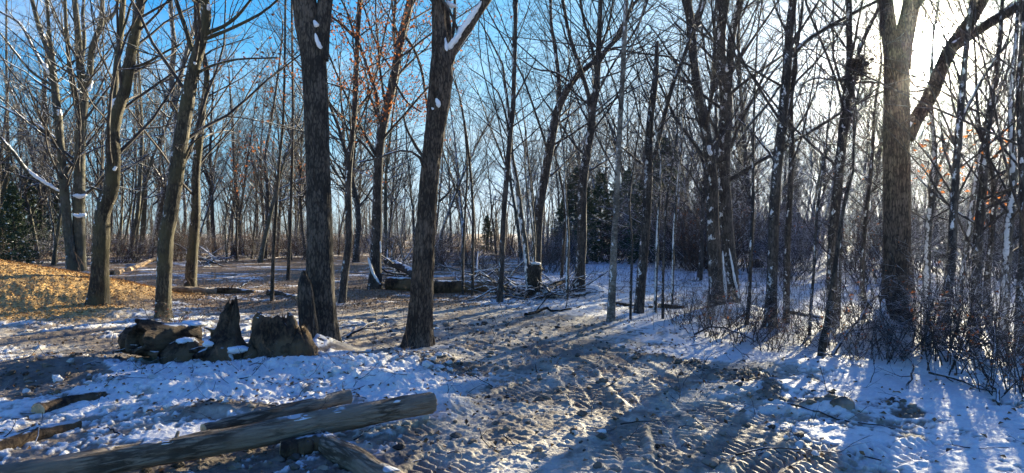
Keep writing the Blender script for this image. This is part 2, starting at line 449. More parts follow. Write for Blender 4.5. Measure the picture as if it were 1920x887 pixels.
def masks(x, y):
    yy = np.maximum(y, 0.5)
    r = np.hypot(x, y)
    wx = x + (fbm2(x * 0.9, y * 0.9, 3, 71) - 0.5) * 1.6; wy = y + (fbm2(x * 0.9, y * 0.9, 3, 72) - 0.5) * 1.6
    # mound of wood chips on the left
    chip = sstep(-6.9, -8.6, wx + (y - 14) * 0.22) * sstep(11.0, 12.0, wy * 0.55 + y * 0.45) * sstep(21.5, 18.5, wy)
    mud = np.zeros_like(x)
    for b in ((1140, 770, 320, 120), (1040, 665, 230, 42), (1270, 870, 350, 75), (880, 850, 260, 70), (930, 615, 250, 28), (1430, 870, 190, 60), (760, 590, 220, 16), (1280, 700, 160, 30)):
        mud = np.maximum(mud, blob(wx, wy, *b))
    bank = np.zeros_like(x)
    for b in ((520, 715, 330, 48), (780, 705, 110, 42), (300, 735, 150, 32), (600, 660, 60, 20)):
        bank = np.maximum(bank, blob(wx, wy, *b, soft=0.35))
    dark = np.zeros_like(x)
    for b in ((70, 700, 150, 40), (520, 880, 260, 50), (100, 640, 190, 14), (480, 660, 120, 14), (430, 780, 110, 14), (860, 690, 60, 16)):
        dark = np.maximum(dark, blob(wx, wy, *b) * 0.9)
    bd, _, _ = polydist(wx, wy, BERM)
    berm = (1 - sstep(0.02, 0.34, bd)) * sstep(0.32, 0.55, fbm2(x * 1.6, y * 1.6, 3, 75))
    base = 0.40 + 0.40 * sstep(-3, 4, x) + 0.25 * sstep(22, 30, y) * 0
    right = sstep(0.9, 2.6, x - (y - 8) * 0.05)
    s = np.where(y < 3.9, 0.7, base)
    s = s * (1 - mud) + (0.24) * mud
    s = s + (0.80 - s) * bank * (1 - dark * 0.5)
    s = s * (1 - dark) + 0.16 * dark
    s = s * (1 - berm * 0.85) + 0.08 * berm * 0.85
    # leaf litter of the middle distance on the left
    lit = sstep(1.0, -2.0, x - (y - 14) * 0.12) * sstep(12.5, 15, y)
    s = s * (1 - lit) + 0.34 * lit
    cl = sstep(12.5, 14, y) * sstep(-1, 1.5, x)
    s = s + (0.66 - s) * cl * 0.8
    s = s * (1 - chip)
    return s, mud, bank, dark, berm, chip, lit

def macro(x, y):
    h = (fbm2(x * 0.22, y * 0.22, 2, 5) - 0.5) * 0.22 * sstep(3, 14, y)
    mx, my = -17.0, 15.6
    a = (x - mx) / 9.6; b = (y - my) / 4.6
    d = np.sqrt(a * a + b * b)
    h = h + 1.72 * np.clip(1 - d, 0, 1) ** 0.95 * sstep(1.08, 0.8, d)
    for px, py, rx, ry, hh in BANKS:
        c = G(px, py); wx_ = rx * c[1] / F; wy_ = (G(px, py - ry)[1] - G(px, py + ry)[1]) / 2
        h = h + hh * np.exp(-(((x - c[0]) / wx_) ** 2 + ((y - c[1]) / wy_) ** 2) * 1.3)
    return h

def detail(x, y, mk):
    s, mud, bank, dark, berm, chip, lit = mk
    near = sstep(30, 16, np.hypot(x, y))
    w1, i1 = worley2(x * 7 + fbm2(x * 5, y * 5, 2, 3), y * 7, 31)
    w2, _ = worley2(x * 17 + 2 * fbm2(x * 9, y * 9, 2, 4), y * 15, 37)
    n1 = fbm2(x * 3.3, y * 3.3, 5, 51, 0.55); n2 = fbm2(x * 14, y * 14, 4, 53, 0.6)
    rg = 1 - np.abs(2 * fbm2(x * 2.2 + y * 0.6, y * 1.6, 4, 57) - 1)
    w3_, i3 = worley2(x * 34 + n1 * 3, y * 30, 41)
    sel1 = sstep(0.40, 0.62, fbm2(x * 2.1, y * 2.1, 3, 43))
    lump = sstep(0.62, 0.0, w1) * 0.05 * sel1 + sstep(0.6, 0.05, w2) * 0.020 + sstep(0.6, 0.1, w3_) * 0.010 * i3
    rough = (n1 - 0.5) * 0.10 + (n2 - 0.5) * 0.05
    h = bank * (lump * 0.65 + rough * 1.0)
    churn = np.maximum(mud, dark) * (1 - bank)
    h = h + churn * ((rg - 0.72) * 0.015 + rough * 0.30 + (n2 - 0.5) * 0.02 + lump * 0.26)
    h = h + berm * (lump * 0.8 + rough * 0.7 + 0.015)
    plain = np.clip(1 - bank - churn - berm, 0, 1)
    h = h + plain * ((n1 - 0.5) * 0.07 + (n2 - 0.5) * 0.018 + lump * 0.22 * sstep(0.5, 0.7, fbm2(x * 1.1, y * 1.1, 2, 9)))
    h = h + chip * (n2 - 0.5) * 0.06
    h = h * near
    trk = np.zeros_like(x)
    sel = (y > 3) & (y < 17)
    xs = x[sel]; ys = y[sel]; hs_ = np.zeros_like(xs); tk = np.zeros_like(xs); keep = np.ones_like(xs)
    wob = (fbm2(xs * 1.3, ys * 1.3, 2, 91) - 0.5) * 0.16
    for pts, hw, pitch in TRACKS:
        c = catmull(np.array(pts), 10)
        d, sl, side = polydist(xs, ys, list(c))
        d = np.abs(d * side + wob)
        inside = sstep(hw, hw * 0.84, d)
        broken = sstep(0.36, 0.52, fbm2(xs * 1.7 + hw * 40, ys * 1.7, 3, 95))
        lug = sstep(-0.2, 0.5, np.sin(2 * math.pi * (sl + d * 0.45 * np.sign(side + 0.01) + 0.05 * fbm2(xs * 8, ys * 8, 2, 97)) / pitch))
        prof = -0.030 + 0.028 * lug * sstep(0.015, 0.045, d) * (0.45 + 0.9 * fbm2(xs * 4.5, ys * 4.5, 3, 98)) + 0.02 * (fbm2(xs * 6, ys * 6, 3, 99) - 0.5)
        edge = 0.012 * np.exp(-((d - hw * 1.15) / (hw * 0.16)) ** 2)
        m_ = inside * (0.12 + 0.88 * broken)
        hs_ = hs_ * (1 - m_) + prof * m_ + edge * broken; keep = keep * (1 - 0.8 * m_)
        tk = np.maximum(tk, m_)
    h[sel] = h[sel] * keep + hs_ * (1 - bank[sel]); trk[sel] = tk
    # shading of the surface: real dirt, not light
    return h, trk, n1, n2, w1

def height(x, y):
    x = np.atleast_1d(np.asarray(x, float)); y = np.atleast_1d(np.asarray(y, float))
    return float(macro(x, y)[0])

def build_ground():
    dense = np.radians(np.linspace(-43, 43, 760))
    coarse = np.radians(np.linspace(43, 317, 120))[1:-1]
    ang = np.concatenate([dense, coarse])
    rs = [0.3, 1.0, 2.0, 2.8, 3.3]
    r = 3.6
    while r < 600:
        rs.append(r)
        r += max(min(r * r / 1067.0 * 0.5, 0.009 * r if r < 60 else 0.06 * r), 0.008)
    rs = np.array(rs)
    A, Rr = np.meshgrid(ang, rs)
    x = (Rr * np.sin(A)).ravel(); y = (Rr * np.cos(A)).ravel()
    mk = masks(x, y)
    h, trk, n1, n2, w1 = detail(x, y, mk)
    z = macro(x, y) + h
    s, mud, bank, dark, berm, chip, lit = mk
    far = sstep(80, 200, np.hypot(x, y))
    z = z * (1 - far)
    # snow cover
    pn = fbm2(x * 1.5, y * 1.5, 4, 101, 0.55) * 0.45 + fbm2(x * 7, y * 7, 4, 103, 0.6) * 0.35 + fbm2(x * 26, y * 26, 2, 104) * 0.2
    lit_pn = fbm2(x * 0.55, y * 1.6, 5, 107, 0.6)
    pn = pn * (1 - 0.5 * lit) + lit_pn * 0.5 * lit
    snow = sstep(-0.05, 0.07, s - (pn - 0.5) * 2.3 - 0.5)
    snow = np.clip(snow, 0, 1)
    N = len(x)
    def c3(a): return np.tile(np.array(a, float), (N, 1))
    tone = fbm2(x * 2.3, y * 2.3, 4, 111, 0.6)[:, None]; fine = fbm2(x * 22, y * 22, 3, 113, 0.6)[:, None]
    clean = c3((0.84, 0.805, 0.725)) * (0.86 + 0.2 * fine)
    sandy = c3((0.45, 0.385, 0.285)) * (0.70 + 0.65 * fine)
    brown = c3((0.27, 0.21, 0.145)) * (0.55 + 0.9 * fine)
    blk = c3((0.075, 0.053, 0.036)) * (0.6 + 0.8 * fine)
    leafc = c3((0.26, 0.165, 0.085)) * (0.5 + 1.0 * fine)
    dirt = sandy * sstep(0.36, 0.58, tone) + brown * (1 - sstep(0.36, 0.58, tone))
    dk = np.clip(dark + berm * 0.9, 0, 1)[:, None]
    dirt = dirt * (1 - dk) + (blk * 0.6 + brown * 0.4) * dk
    lt = lit[:, None]
    dirt = dirt * (1 - lt) + leafc * lt
    # snow of the churned track is packed and full of sand
    md = mud[:, None]
    pack = c3((0.41, 0.355, 0.265)) * (0.82 + 0.3 * fine)
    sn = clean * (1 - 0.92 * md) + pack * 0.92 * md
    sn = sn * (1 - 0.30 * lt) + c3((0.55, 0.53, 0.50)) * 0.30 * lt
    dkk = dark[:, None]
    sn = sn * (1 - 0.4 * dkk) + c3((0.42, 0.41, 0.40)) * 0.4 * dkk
    sw = snow[:, None]
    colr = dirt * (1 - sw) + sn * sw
    ch = chip[:, None]
    colr = colr * (1 - ch) + c3((0.52, 0.315, 0.105)) * (0.75 + 0.5 * fine) * ch
    z = z + 0.02 * snow * (1 - mud * 0.95) * sstep(40, 20, np.hypot(x, y))
    V = np.stack([x, y, z], -1)
    na = len(ang); nr = len(rs)
    i = np.arange(nr - 1)[:, None]; k = np.arange(na)[None, :]; k2 = (k + 1) % na
    q = np.stack([i * na + k, (i + 1) * na + k, (i + 1) * na + k2, i * na + k2], -1).reshape(-1, 4)
    V = np.vstack([V, [[0, 0, 0]]])
    tri = np.stack([np.full(na, N), np.arange(na), (np.arange(na) + 1) % na], -1)
    vs = V.astype(np.float32)
    me = bpy.data.meshes.new('ground')
    me.vertices.add(len(vs)); me.vertices.foreach_set('co', vs.ravel())
    Lp = np.concatenate([q.ravel(), tri.ravel()]).astype(np.int32); Tt = np.concatenate([np.full(len(q), 4), np.full(len(tri), 3)]).astype(np.int32)
    me.loops.add(len(Lp)); me.loops.foreach_set('vertex_index', Lp)
    me.polygons.add(len(Tt)); st = np.zeros(len(Tt), np.int32); st[1:] = np.cumsum(Tt)[:-1]; me.polygons.foreach_set('loop_start', st)
    me.polygons.foreach_set('use_smooth', np.ones(len(Tt), bool))
    me.update(calc_edges=True)
    ca = me.attributes.new('surface_colour', 'FLOAT_COLOR', 'POINT')
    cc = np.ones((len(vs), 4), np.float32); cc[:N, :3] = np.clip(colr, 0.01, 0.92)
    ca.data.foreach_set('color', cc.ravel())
    fa = me.attributes.new('flakes', 'FLOAT', 'POINT')
    fl = np.zeros(len(vs), np.float32); fl[:N] = np.clip(chip + lit * (1 - snow) * 0.9 + (1 - snow) * 0.25, 0, 1)
    fa.data.foreach_set('value', fl)
    m, t, b, o = mat_new('ground_snow_mud'); L = t.links.new
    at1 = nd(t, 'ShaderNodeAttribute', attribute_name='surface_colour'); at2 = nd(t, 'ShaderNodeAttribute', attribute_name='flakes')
    co = nd(t, 'ShaderNodeTexCoord')
    vo = nd(t, 'ShaderNodeTexVoronoi'); vo.inputs['Scale'].default_value = 28.0; L(co.outputs['Object'], vo.inputs['Vector'])
    sp = nd(t, 'ShaderNodeSeparateColor'); L(vo.outputs['Color'], sp.inputs[0])
    mr = nd(t, 'ShaderNodeMapRange'); mr.inputs['To Min'].default_value = 0.5; mr.inputs['To Max'].default_value = 1.45; L(sp.outputs[0], mr.inputs['Value'])
    mu = nd(t, 'ShaderNodeMix', data_type='FLOAT'); mu.inputs['A'].default_value = 1.0; L(at2.outputs['Fac'], mu.inputs['Factor']); L(mr.outputs['Result'], mu.inputs['B'])
    no = nd(t, 'ShaderNodeTexNoise'); no.inputs['Scale'].default_value = 45; no.inputs['Detail'].default_value = 5; L(co.outputs['Object'], no.inputs['Vector'])
    mr2 = nd(t, 'ShaderNodeMapRange'); mr2.inputs['To Min'].default_value = 0.78; mr2.inputs['To Max'].default_value = 1.2; L(no.outputs['Fac'], mr2.inputs['Value'])
    mm = nd(t, 'ShaderNodeMath', operation='MULTIPLY'); L(mu.outputs['Result'], mm.inputs[0]); L(mr2.outputs['Result'], mm.inputs[1])
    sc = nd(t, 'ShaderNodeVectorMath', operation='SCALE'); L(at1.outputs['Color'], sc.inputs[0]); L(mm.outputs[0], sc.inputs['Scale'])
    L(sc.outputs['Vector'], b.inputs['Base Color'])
    bp = nd(t, 'ShaderNodeBump'); bp.inputs['Strength'].default_value = 0.55; bp.inputs['Distance'].default_value = 0.02
    ab = nd(t, 'ShaderNodeMath', operation='MULTIPLY_ADD'); L(vo.outputs['Distance'], ab.inputs[0]); L(at2.outputs['Fac'], ab.inputs[1]); L(no.outputs['Fac'], ab.inputs[2])
    L(ab.outputs[0], bp.inputs['Height']); L(bp.outputs['Normal'], b.inputs['Normal'])
    b.inputs['Roughness'].default_value = 0.75; b.inputs['Specular IOR Level'].default_value = 0.3
    link('ground', me, m, kind='structure', label='snow and churned mud on the floor of the clearing')
build_ground()

# ------------------------------------------------------------------ trunks and logs
def snow_strip(name, parent, C, seed):
    """a ragged strip of snow packed along a limb or in a fork"""
    L = np.linalg.norm(np.diff(C[:, :3], axis=0), axis=1).sum(); m = int(min(max(L / 0.02, 14), 90)); C = catmull(C, m); sides = 12
    t = np.linspace(0, 1, m); a = np.arange(sides) * 2 * math.pi / sides; aa, tt = np.meshgrid(a, t * L)
    w = C[:, 3] * np.sqrt(np.clip(1 - np.abs(2 * t - 1) ** 6, 0.02, 1))
    R = w[:, None] * (0.35 + 0.75 * vnoise3(np.cos(aa) * 1.0 + seed, np.sin(aa), tt * 9, seed) + 0.5 * vnoise3(np.cos(aa) * 2 + seed, np.sin(aa) * 2, tt * 28, seed + 1))
    link(name, mesh_from(name, tubes(C[None, :, :3], R[None], sides)), M['snow'], parent)

def trunk_mesh(name, C, sides, flare=0.0, furrow=0.0, seed=0, lump=0.06, base_z=None, twist=1.5):
    """C (m,4): centre line and radius.  Bark ridges are cut into the surface itself when furrow > 0"""
    m = len(C); a = np.arange(sides) * 2 * math.pi / sides
    P = C[:, :3]; r = C[:, 3]
    s = np.concatenate([[0], np.cumsum(np.linalg.norm(np.diff(P, axis=0), axis=1))])
    aa, ss = np.meshgrid(a, s)
    R = np.repeat(r[:, None], sides, 1)
    ca, sa = np.cos(aa), np.sin(aa)
    R = R * (1 + lump * 2 * (vnoise3(ca * 1.2 + seed, sa * 1.2, ss * 1.6 / max(r[0] * 6, 0.4), seed) - 0.5))
    if flare:
        zz = ss
        fl = np.exp(-zz / (r[0] * 1.7)) * flare
        R = R * (1 + fl * (0.55 + 0.9 * vnoise3(ca * 2.2 + 9, sa * 2.2 + seed, zz * 0 + 3, seed + 5)))
    if furrow:
        k = 5.0
        tw = aa + ss * 0.12 * twist
        u = np.cos(tw) * k; v = np.sin(tw) * k
        rd = 1 - np.abs(2 * vnoise3(u * 1.6 + seed, v * 1.6, ss * 2.4, seed + 8) - 1)
        rd2 = 1 - np.abs(2 * vnoise3(u * 3.4 + seed, v * 3.4, ss * 7.0, seed + 9) - 1)
        rd3 = vnoise3(u * 6, v * 6, ss * 30, seed + 10)
        R = R + furrow * (rd ** 1.5 * 0.7 + rd2 * 0.45 + rd3 * 0.25 - 0.75)
    parts = tubes(P[None], R[None], sides)
    V, Fq = parts[0]
    top = len(V); V = np.vstack([V, P[-1][None]])
    tri = np.stack([(m - 1) * sides + np.arange(sides), (m - 1) * sides + (np.arange(sides) + 1) % sides, np.full(sides, top)], -1)
    return mesh_from(name, [(V, Fq), (V[:0], tri[:0])] if False else [(V, Fq)] + [(V, tri)][:0] + [_cap(V, tri)])

def _cap(V, tri):
    idx, inv = np.unique(tri.ravel(), return_inverse=True)
    return V[idx], inv.reshape(tri.shape)

def leaf_quads(r, pts, size, flat=0.0):
    N = len(pts)
    n = norm(r.normal(size=(N, 3)) + np.array([0, 0, flat])); u = norm(np.cross(n, r.normal(size=(N, 3)))); v = np.cross(n, u)
    sz = size * r.uniform(0.6, 1.4, N)[:, None]
    fold = n * sz * 0.25
    V = np.stack([pts - u * sz * 0.55, pts - v * sz * 0.32 + fold, pts + u * sz * 0.55, pts + v * sz * 0.32 + fold], 1).reshape(-1, 3)
    b = np.arange(N)[:, None] * 4
    Fq = np.concatenate([b + np.array([[0, 1, 2]]), b + np.array([[0, 2, 3]])])
    return V, Fq

def lumps(r, pts, size, squash=0.7):
    """little irregular clods: jittered octahedra, once divided"""
    base = np.array([[1, 0, 0], [-1, 0, 0], [0, 1, 0], [0, -1, 0], [0, 0, 1], [0, 0, -1]], float)
    f0 = [(0, 2, 4), (2, 1, 4), (1, 3, 4), (3, 0, 4), (2, 0, 5), (1, 2, 5), (3, 1, 5), (0, 3, 5)]
    vs = list(base); cache = {}; fs = []
    def mid(a, b):
        k = (min(a, b), max(a, b))
        if k not in cache:
            cache[k] = len(vs); p = vs[a] + vs[b]; vs.append(p / np.linalg.norm(p))
        return cache[k]
    for a, b, c in f0:
        ab, bc, ca = mid(a, b), mid(b, c), mid(c, a)
        fs += [(a, ab, ca), (b, bc, ab), (c, ca, bc), (ab, bc, ca)]
    B = np.array(vs); Fc = np.array(fs); N = len(pts)
    J = B[None] * r.uniform(0.62, 1.25, (N, len(B), 1))
    sc = size[:, None, None] * np.stack([r.uniform(0.7, 1.4, N), r.uniform(0.7, 1.4, N), np.full(N, squash)], -1)[:, None, :]
    V = (J * sc + pts[:, None, :]).reshape(-1, 3)
    return V, (Fc[None] + (np.arange(N) * len(B))[:, None, None]).reshape(-1, 3)

def snow_blob(name, parent, p, size, seed, squash=0.6, tall=1.0):
    r = np.random.default_rng(seed)
    nlat, nlon = 13, 20
    th = np.linspace(0.02, math.pi - 0.02, nlat); ph = np.arange(nlon) * 2 * math.pi / nlon
    T, Pp = np.meshgrid(th, ph, indexing='ij')
    x = np.sin(T) * np.cos(Pp); y = np.sin(T) * np.sin(Pp); z = np.cos(T)
    R = 0.42 + 0.62 * vnoise3(x * 1.9 + seed, y * 1.9, z * 1.9, seed) + 0.42 * vnoise3(x * 4.3 + seed, y * 4.3, z * 4.3, seed + 3) + 0.2 * vnoise3(x * 9 + seed, y * 9, z * 9, seed + 5)
    V = np.stack([x * R * size, y * R * size, z * R * size * squash * tall], -1).reshape(-1, 3) + np.asarray(p)
    i = np.arange(nlat - 1)[:, None]; k = np.arange(nlon)[None]; k2 = (k + 1) % nlon
    q = np.stack([i * nlon + k, (i + 1) * nlon + k, (i + 1) * nlon + k2, i * nlon + k2], -1).reshape(-1, 4)
    return link(name, mesh_from(name, [(V, q)]), M['snow'], parent)

def hero(name, label, base, trunk, limbs=(), mat='bark_grey', twig='twig', sides=18, flare=0.75, furrow=0.0, top=14.0, ext=True,
         dens=1.0, seed=1, leaves=0, leaf_mat='dead_leaf', leaf_zone=None, snow=(), low=2.2, cat='tree', group='bare trees round the clearing', fine=1.0, crown_r=1.0, depth=None):
    """a tree traced from the photograph: trunk and limbs are lists of (px, py, width px [, metres nearer/farther])"""
    r = np.random.default_rng(seed)
    Y0 = CAMZ * F / (base[1] - HOR) if depth is None else depth
    bx = (base[0] - 960) / F * Y0
    gz = height(bx, Y0)
    root = empty(name, (bx, Y0, gz), label, cat, group)
    o0 = np.array([bx, Y0, gz])
    def w3(pl, y_off=0.0):
        out_ = []
        for q in pl:
            Y = Y0 + (q[3] if len(q) > 3 else 0.0) + y_off
            p = at(q[0], q[1], Y)
            out_.append([p[0] - bx, Y - Y0, p[2] - gz, q[2] * Y / F / 2])
        return np.array(out_)
    def extend(C, height_, r_):
        d = C[-1, :3] - C[-3, :3]; d = d / np.linalg.norm(d)
        need = max(height_ - C[-1, 2], 0.0)
        if need < 0.8: return C
        k = max(int(need / 0.7), 3); p = C[-1, :3].copy(); rr0 = C[-1, 3]; rows = []
        for i in range(k):
            d = d + r_.normal(size=3) * 0.13 + np.array([0, 0, 0.05]); d /= np.linalg.norm(d)
            p = p + d * need / k; rows.append([*p, max(rr0 * (1 - (i + 1) / k * 0.93), 0.008)])
        return np.vstack([C, rows])
    T = w3(trunk)
    T = np.vstack([[T[0, 0], T[0, 1], -0.25, T[0, 3]], T]) if T[0, 2] > -0.2 else T
    m = max(16, int(np.linalg.norm(np.diff(T[:, :3], axis=0), axis=1).sum() / (0.05 if furrow else 0.22)))
    Tc = catmull(T, m)
    if ext and trunk[-1][1] <= 8: Tc = extend(Tc, top, r)
    if ext and trunk[-1][1] > 8: Tc = extend(Tc, Tc[-1, 2] + 2.2, r)
    Tc[:, 3] = np.maximum(Tc[:, 3], 0.005)
    link('trunk', trunk_mesh('trunk', Tc, sides, flare, furrow, seed), M[mat], root)
    all_c = [Tc]
    for li, lb in enumerate(limbs):
        C = w3(lb)
        ln = np.linalg.norm(np.diff(C[:, :3], axis=0), axis=1).sum()
        if len(lb[0]) < 4:
            C[:, 1] += np.linspace(0, 1, len(C)) * r.uniform(-0.35, 0.35) * ln
            sY = (Y0 + C[:, 1]) / Y0                           # keep the traced outline while it leans nearer or farther
            C[:, 0] = (C[:, 0] + bx) * sY - bx
            C[:, 2] = (C[:, 2] + gz - CAMZ) * sY + CAMZ - gz
        Cc = catmull(C, max(8, int(ln / 0.25)))
        if lb[-1][1] <= 8: Cc = extend(Cc, top * r.uniform(0.75, 1.0), r)
        Cc[:, 3] = np.maximum(Cc[:, 3], 0.005)
        link('limb', trunk_mesh('limb', Cc, 10 if Cc[0, 3] < 0.06 else 16, 0.0, furrow * 0.6, seed + li + 1), M[mat], root)
        all_c.append(Cc)
    # crown: three orders of branches from every limb
    parts = []; tipsP = []
    for ci, C in enumerate(all_c):
        P = catmull(C[:, :4], 24)
        hi = P[:, 2] > low
        if hi.sum() < 4: continue
        P = P[hi]; L = np.linalg.norm(np.diff(P[:, :3], axis=0), axis=1).sum()
        k = max(int(L * 3.0 * dens), 3)
        ar = r.uniform(0.55, 1.05) if False else None
        P1, R1 = kids(r, P[None, :, :3], P[None, :, 3], k, 0.0, 1.0, (0.5, 1.1), 0.34 * crown_r if L > 6 else 0.5 * crown_r, 0.30, 8, 0.09, 0.045, rmin=0.006, tip=0.3)
        P2, R2 = kids(r, P1, R1, max(int(5 * fine), 2), 0.15, 1.0, (0.45, 1.0), 0.52, 0.55, 5, 0.13, 0.05, rmin=0.004, tip=0.4)
        P3, R3 = kids(r, P2, R2, max(int(4 * fine), 1), 0.2, 1.0, (0.4, 0.9), 0.6, 0.65, 4, 0.14, 0.04, rmin=0.003, tip=0.6)
        parts += tubes(P1, R1, 5) + tubes(P2, R2, 3) + tubes(P3, R3, 3)
        tipsP.append(P3.reshape(-1, 3)); tipsP.append(P2.reshape(-1, 3))
    if parts:
        link('crown', mesh_from('crown', parts), M[twig], root)
    if leaves and tipsP:
        Q = np.concatenate(tipsP)
        if leaf_zone is not None:
            z0, z1 = leaf_zone; Q = Q[(Q[:, 2] > z0) & (Q[:, 2] < z1)]
        if len(Q) > 10:
            # leaves hang in clusters
            nc = max(leaves // 7, 3); cen = Q[r.integers(0, len(Q), nc)]
            pts = cen[r.integers(0, nc, leaves)] + r.normal(size=(leaves, 3)) * 0.17
            pts[:, 2] -= np.abs(r.normal(size=leaves)) * 0.04
            V, Fq = leaf_quads(r, pts, 0.066)
            lo = link('leaves', mesh_from('leaves', [(V, Fq)], smooth=False), M[leaf_mat], root); lo['kind'] = 'stuff'
    for si, pl in enumerate(snow):                      # (px, py, width px, dy) points of a strip of snow
        pts_ = []
        for q in pl:
            p = at(q[0], q[1], Y0 + q[3]); pts_.append([p[0] - bx, q[3], p[2] - gz, q[2] * Y0 / F / 2])
        snow_strip('snow_strip', root, np.array(pts_), seed * 3 + si)
    return root

GT = 'traced trees at the edge of the clearing'
# ---- left group
hero('beech_tree', 'grey green beech with twin snowy stems and upswept limbs behind the chip mound', (143, 511),
     [(150, 512, 21), (150, 470, 19), (148, 425, 20), (149, 325, 19), (152, 240, 17), (156, 180, 17), (150, 115, 13), (145, 50, 11), (140, 0, 9)],
     [[(134, 510, 19, -0.3), (132, 470, 16, -0.3), (127, 430, 16, -0.3), (120, 350, 15, -0.3), (114, 280, 14, -0.3), (108, 215, 15, -0.3), (101, 150, 12, -0.3), (90, 95, 10, -0.3), (73, 50, 8, -0.3), (60, 0, 7, -0.3)],
      [(157, 178, 12), (168, 140, 11), (171, 100, 11), (180, 70, 10), (190, 42, 9), (192, 0, 7)], [(188, 45, 8), (202, 36, 7), (215, 22, 6), (222, 0, 5)],
      [(108, 205, 8), (100, 120, 8), (92, 60, 6), (88, 0, 5)], [(103, 170, 7), (85, 130, 6), (62, 90, 5), (38, 45, 5), (0, 22, 4)],
      [(112, 361, 8), (80, 342, 7), (50, 320, 6), (28, 290, 5), (0, 257, 4)], [(106, 262, 7), (78, 240, 6), (50, 225, 5), (22, 210, 4), (0, 198, 4)],
      [(145, 200, 7), (133, 150, 7), (128, 100, 7), (124, 50, 6), (122, 0, 5)], [(150, 130, 8), (158, 80, 7), (155, 30, 6), (157, 0, 5)],
      [(98, 160, 6), (60, 135, 5), (30, 100, 4), (0, 62, 3)]],
     mat='bark_beech', twig='twig_snowy', flare=0.35, sides=20, top=15, dens=0.75, seed=21, fine=1.0, low=2.0,
     snow=[[(112, 359, 6, -0.35), (80, 339, 6, -0.4), (50, 317, 5, -0.4), (28, 287, 4, -0.4), (2, 256, 3, -0.4)], [(137, 366, 6, -0.45), (149, 368, 8, -0.5), (164, 365, 6, -0.35)], [(137, 402, 6, -0.45), (149, 405, 8, -0.5), (163, 402, 6, -0.35)],
           [(82, 118, 7, -0.3), (94, 140, 8, -0.35)], [(173, 86, 8, 0), (172, 100, 6, -0.1)], [(171, 150, 7, 0), (167, 172, 7, -0.1)], [(104, 98, 6, 0), (98, 105, 4, 0)], [(110, 205, 8, -0.4), (113, 218, 7, -0.4)]])
hero('mossy_tree', 'dark mossy S curved trunk with a slim second leader, beside the chip mound', (184, 580),
     [(184, 582, 31), (187, 520, 29), (190, 450, 30), (193, 400, 27), (208, 355, 26), (212, 300, 25), (211, 250, 23), (220, 210, 20), (235, 165, 19), (244, 110, 18), (256, 50, 17), (264, 0, 16)],
     [[(214, 200, 11), (216, 165, 11), (218, 130, 11), (225, 75, 11), (231, 0, 10)], [(222, 82, 5), (236, 40, 4), (245, 10, 4), (250, 0, 3)],
      [(240, 130, 6), (275, 118, 5), (305, 100, 4), (340, 82, 3)], [(205, 390, 5), (190, 360, 4), (170, 350, 3)]],
     mat='bark_moss', sides=26, top=12, dens=0.8, seed=33, snow=[[(222, 183, 6, 0), (213, 195, 11, -0.03), (207, 204, 7, -0.06)], [(218, 312, 5, -0.12), (213, 320, 6, -0.13)], [(195, 362, 4, -0.1), (190, 380, 6, -0.12)]], furrow=0.012)
hero('mossy_tree', 'leaning mossy trunk with rough bark left of the upturned stumps', (305, 602),
     [(305, 604, 27), (308, 520, 26), (311, 444, 26), (320, 400, 26), (331, 325, 26), (340, 260, 25), (352, 190, 24), (363, 130, 22), (375, 85, 20), (386, 35, 18), (384, 0, 16)],
     [[(388, 62, 9), (418, 50, 7), (445, 30, 6), (470, 0, 5)], [(360, 95, 9), (350, 60, 8), (338, 25, 8), (330, 0, 7)],
      [(380, 75, 8), (430, 55, 6), (490, 25, 5), (520, 0, 4)], [(355, 150, 6), (385, 128, 5), (440, 112, 4), (520, 108, 3)], [(345, 300, 5), (360, 270, 4), (385, 250, 3)]],
     mat='bark_moss', sides=26, top=12, dens=0.8, seed=41, furrow=0.012, snow=[[(361, 116, 5, -0.08), (368, 120, 6, -0.1)], [(392, 8, 7, -0.04), (391, 20, 5, -0.06)]])
hero('slim_tree', 'slim mossy trunk curving at the top behind the leaning mossy trunk', (357, 546),
     [(357, 547, 20), (360, 480, 20), (367, 400, 17), (367, 325, 15), (374, 265, 13), (381, 200, 12), (388, 145, 10), (384, 115, 10), (376, 80, 8), (372, 30, 6), (374, 0, 6)],
     [[(372, 270, 5), (352, 250, 4), (335, 215, 3), (320, 190, 3)]], mat='bark_moss', top=12, dens=0.7, seed=43)
hero('snow_plastered_tree', 'forked trunk plastered with snow just left of the leaning mossy trunk', (293, 477),
     [(293, 480, 18), (299, 420, 17), (307, 370, 15), (318, 330, 14), (330, 270, 14), (332, 220, 14), (325, 180, 12), (321, 140, 11), (326, 90, 9), (322, 40, 8), (318, 0, 7)],
     [[(330, 190, 9), (338, 145, 9), (350, 95, 8), (365, 45, 7), (376, 0, 6)], [(320, 352, 7), (302, 335, 6), (284, 308, 5), (268, 275, 4), (258, 235, 3)],
      [(308, 350, 5), (296, 376, 4), (286, 384, 3)]],
     mat='bark_snowy', twig='twig_snowy', top=14, dens=0.55, seed=47)
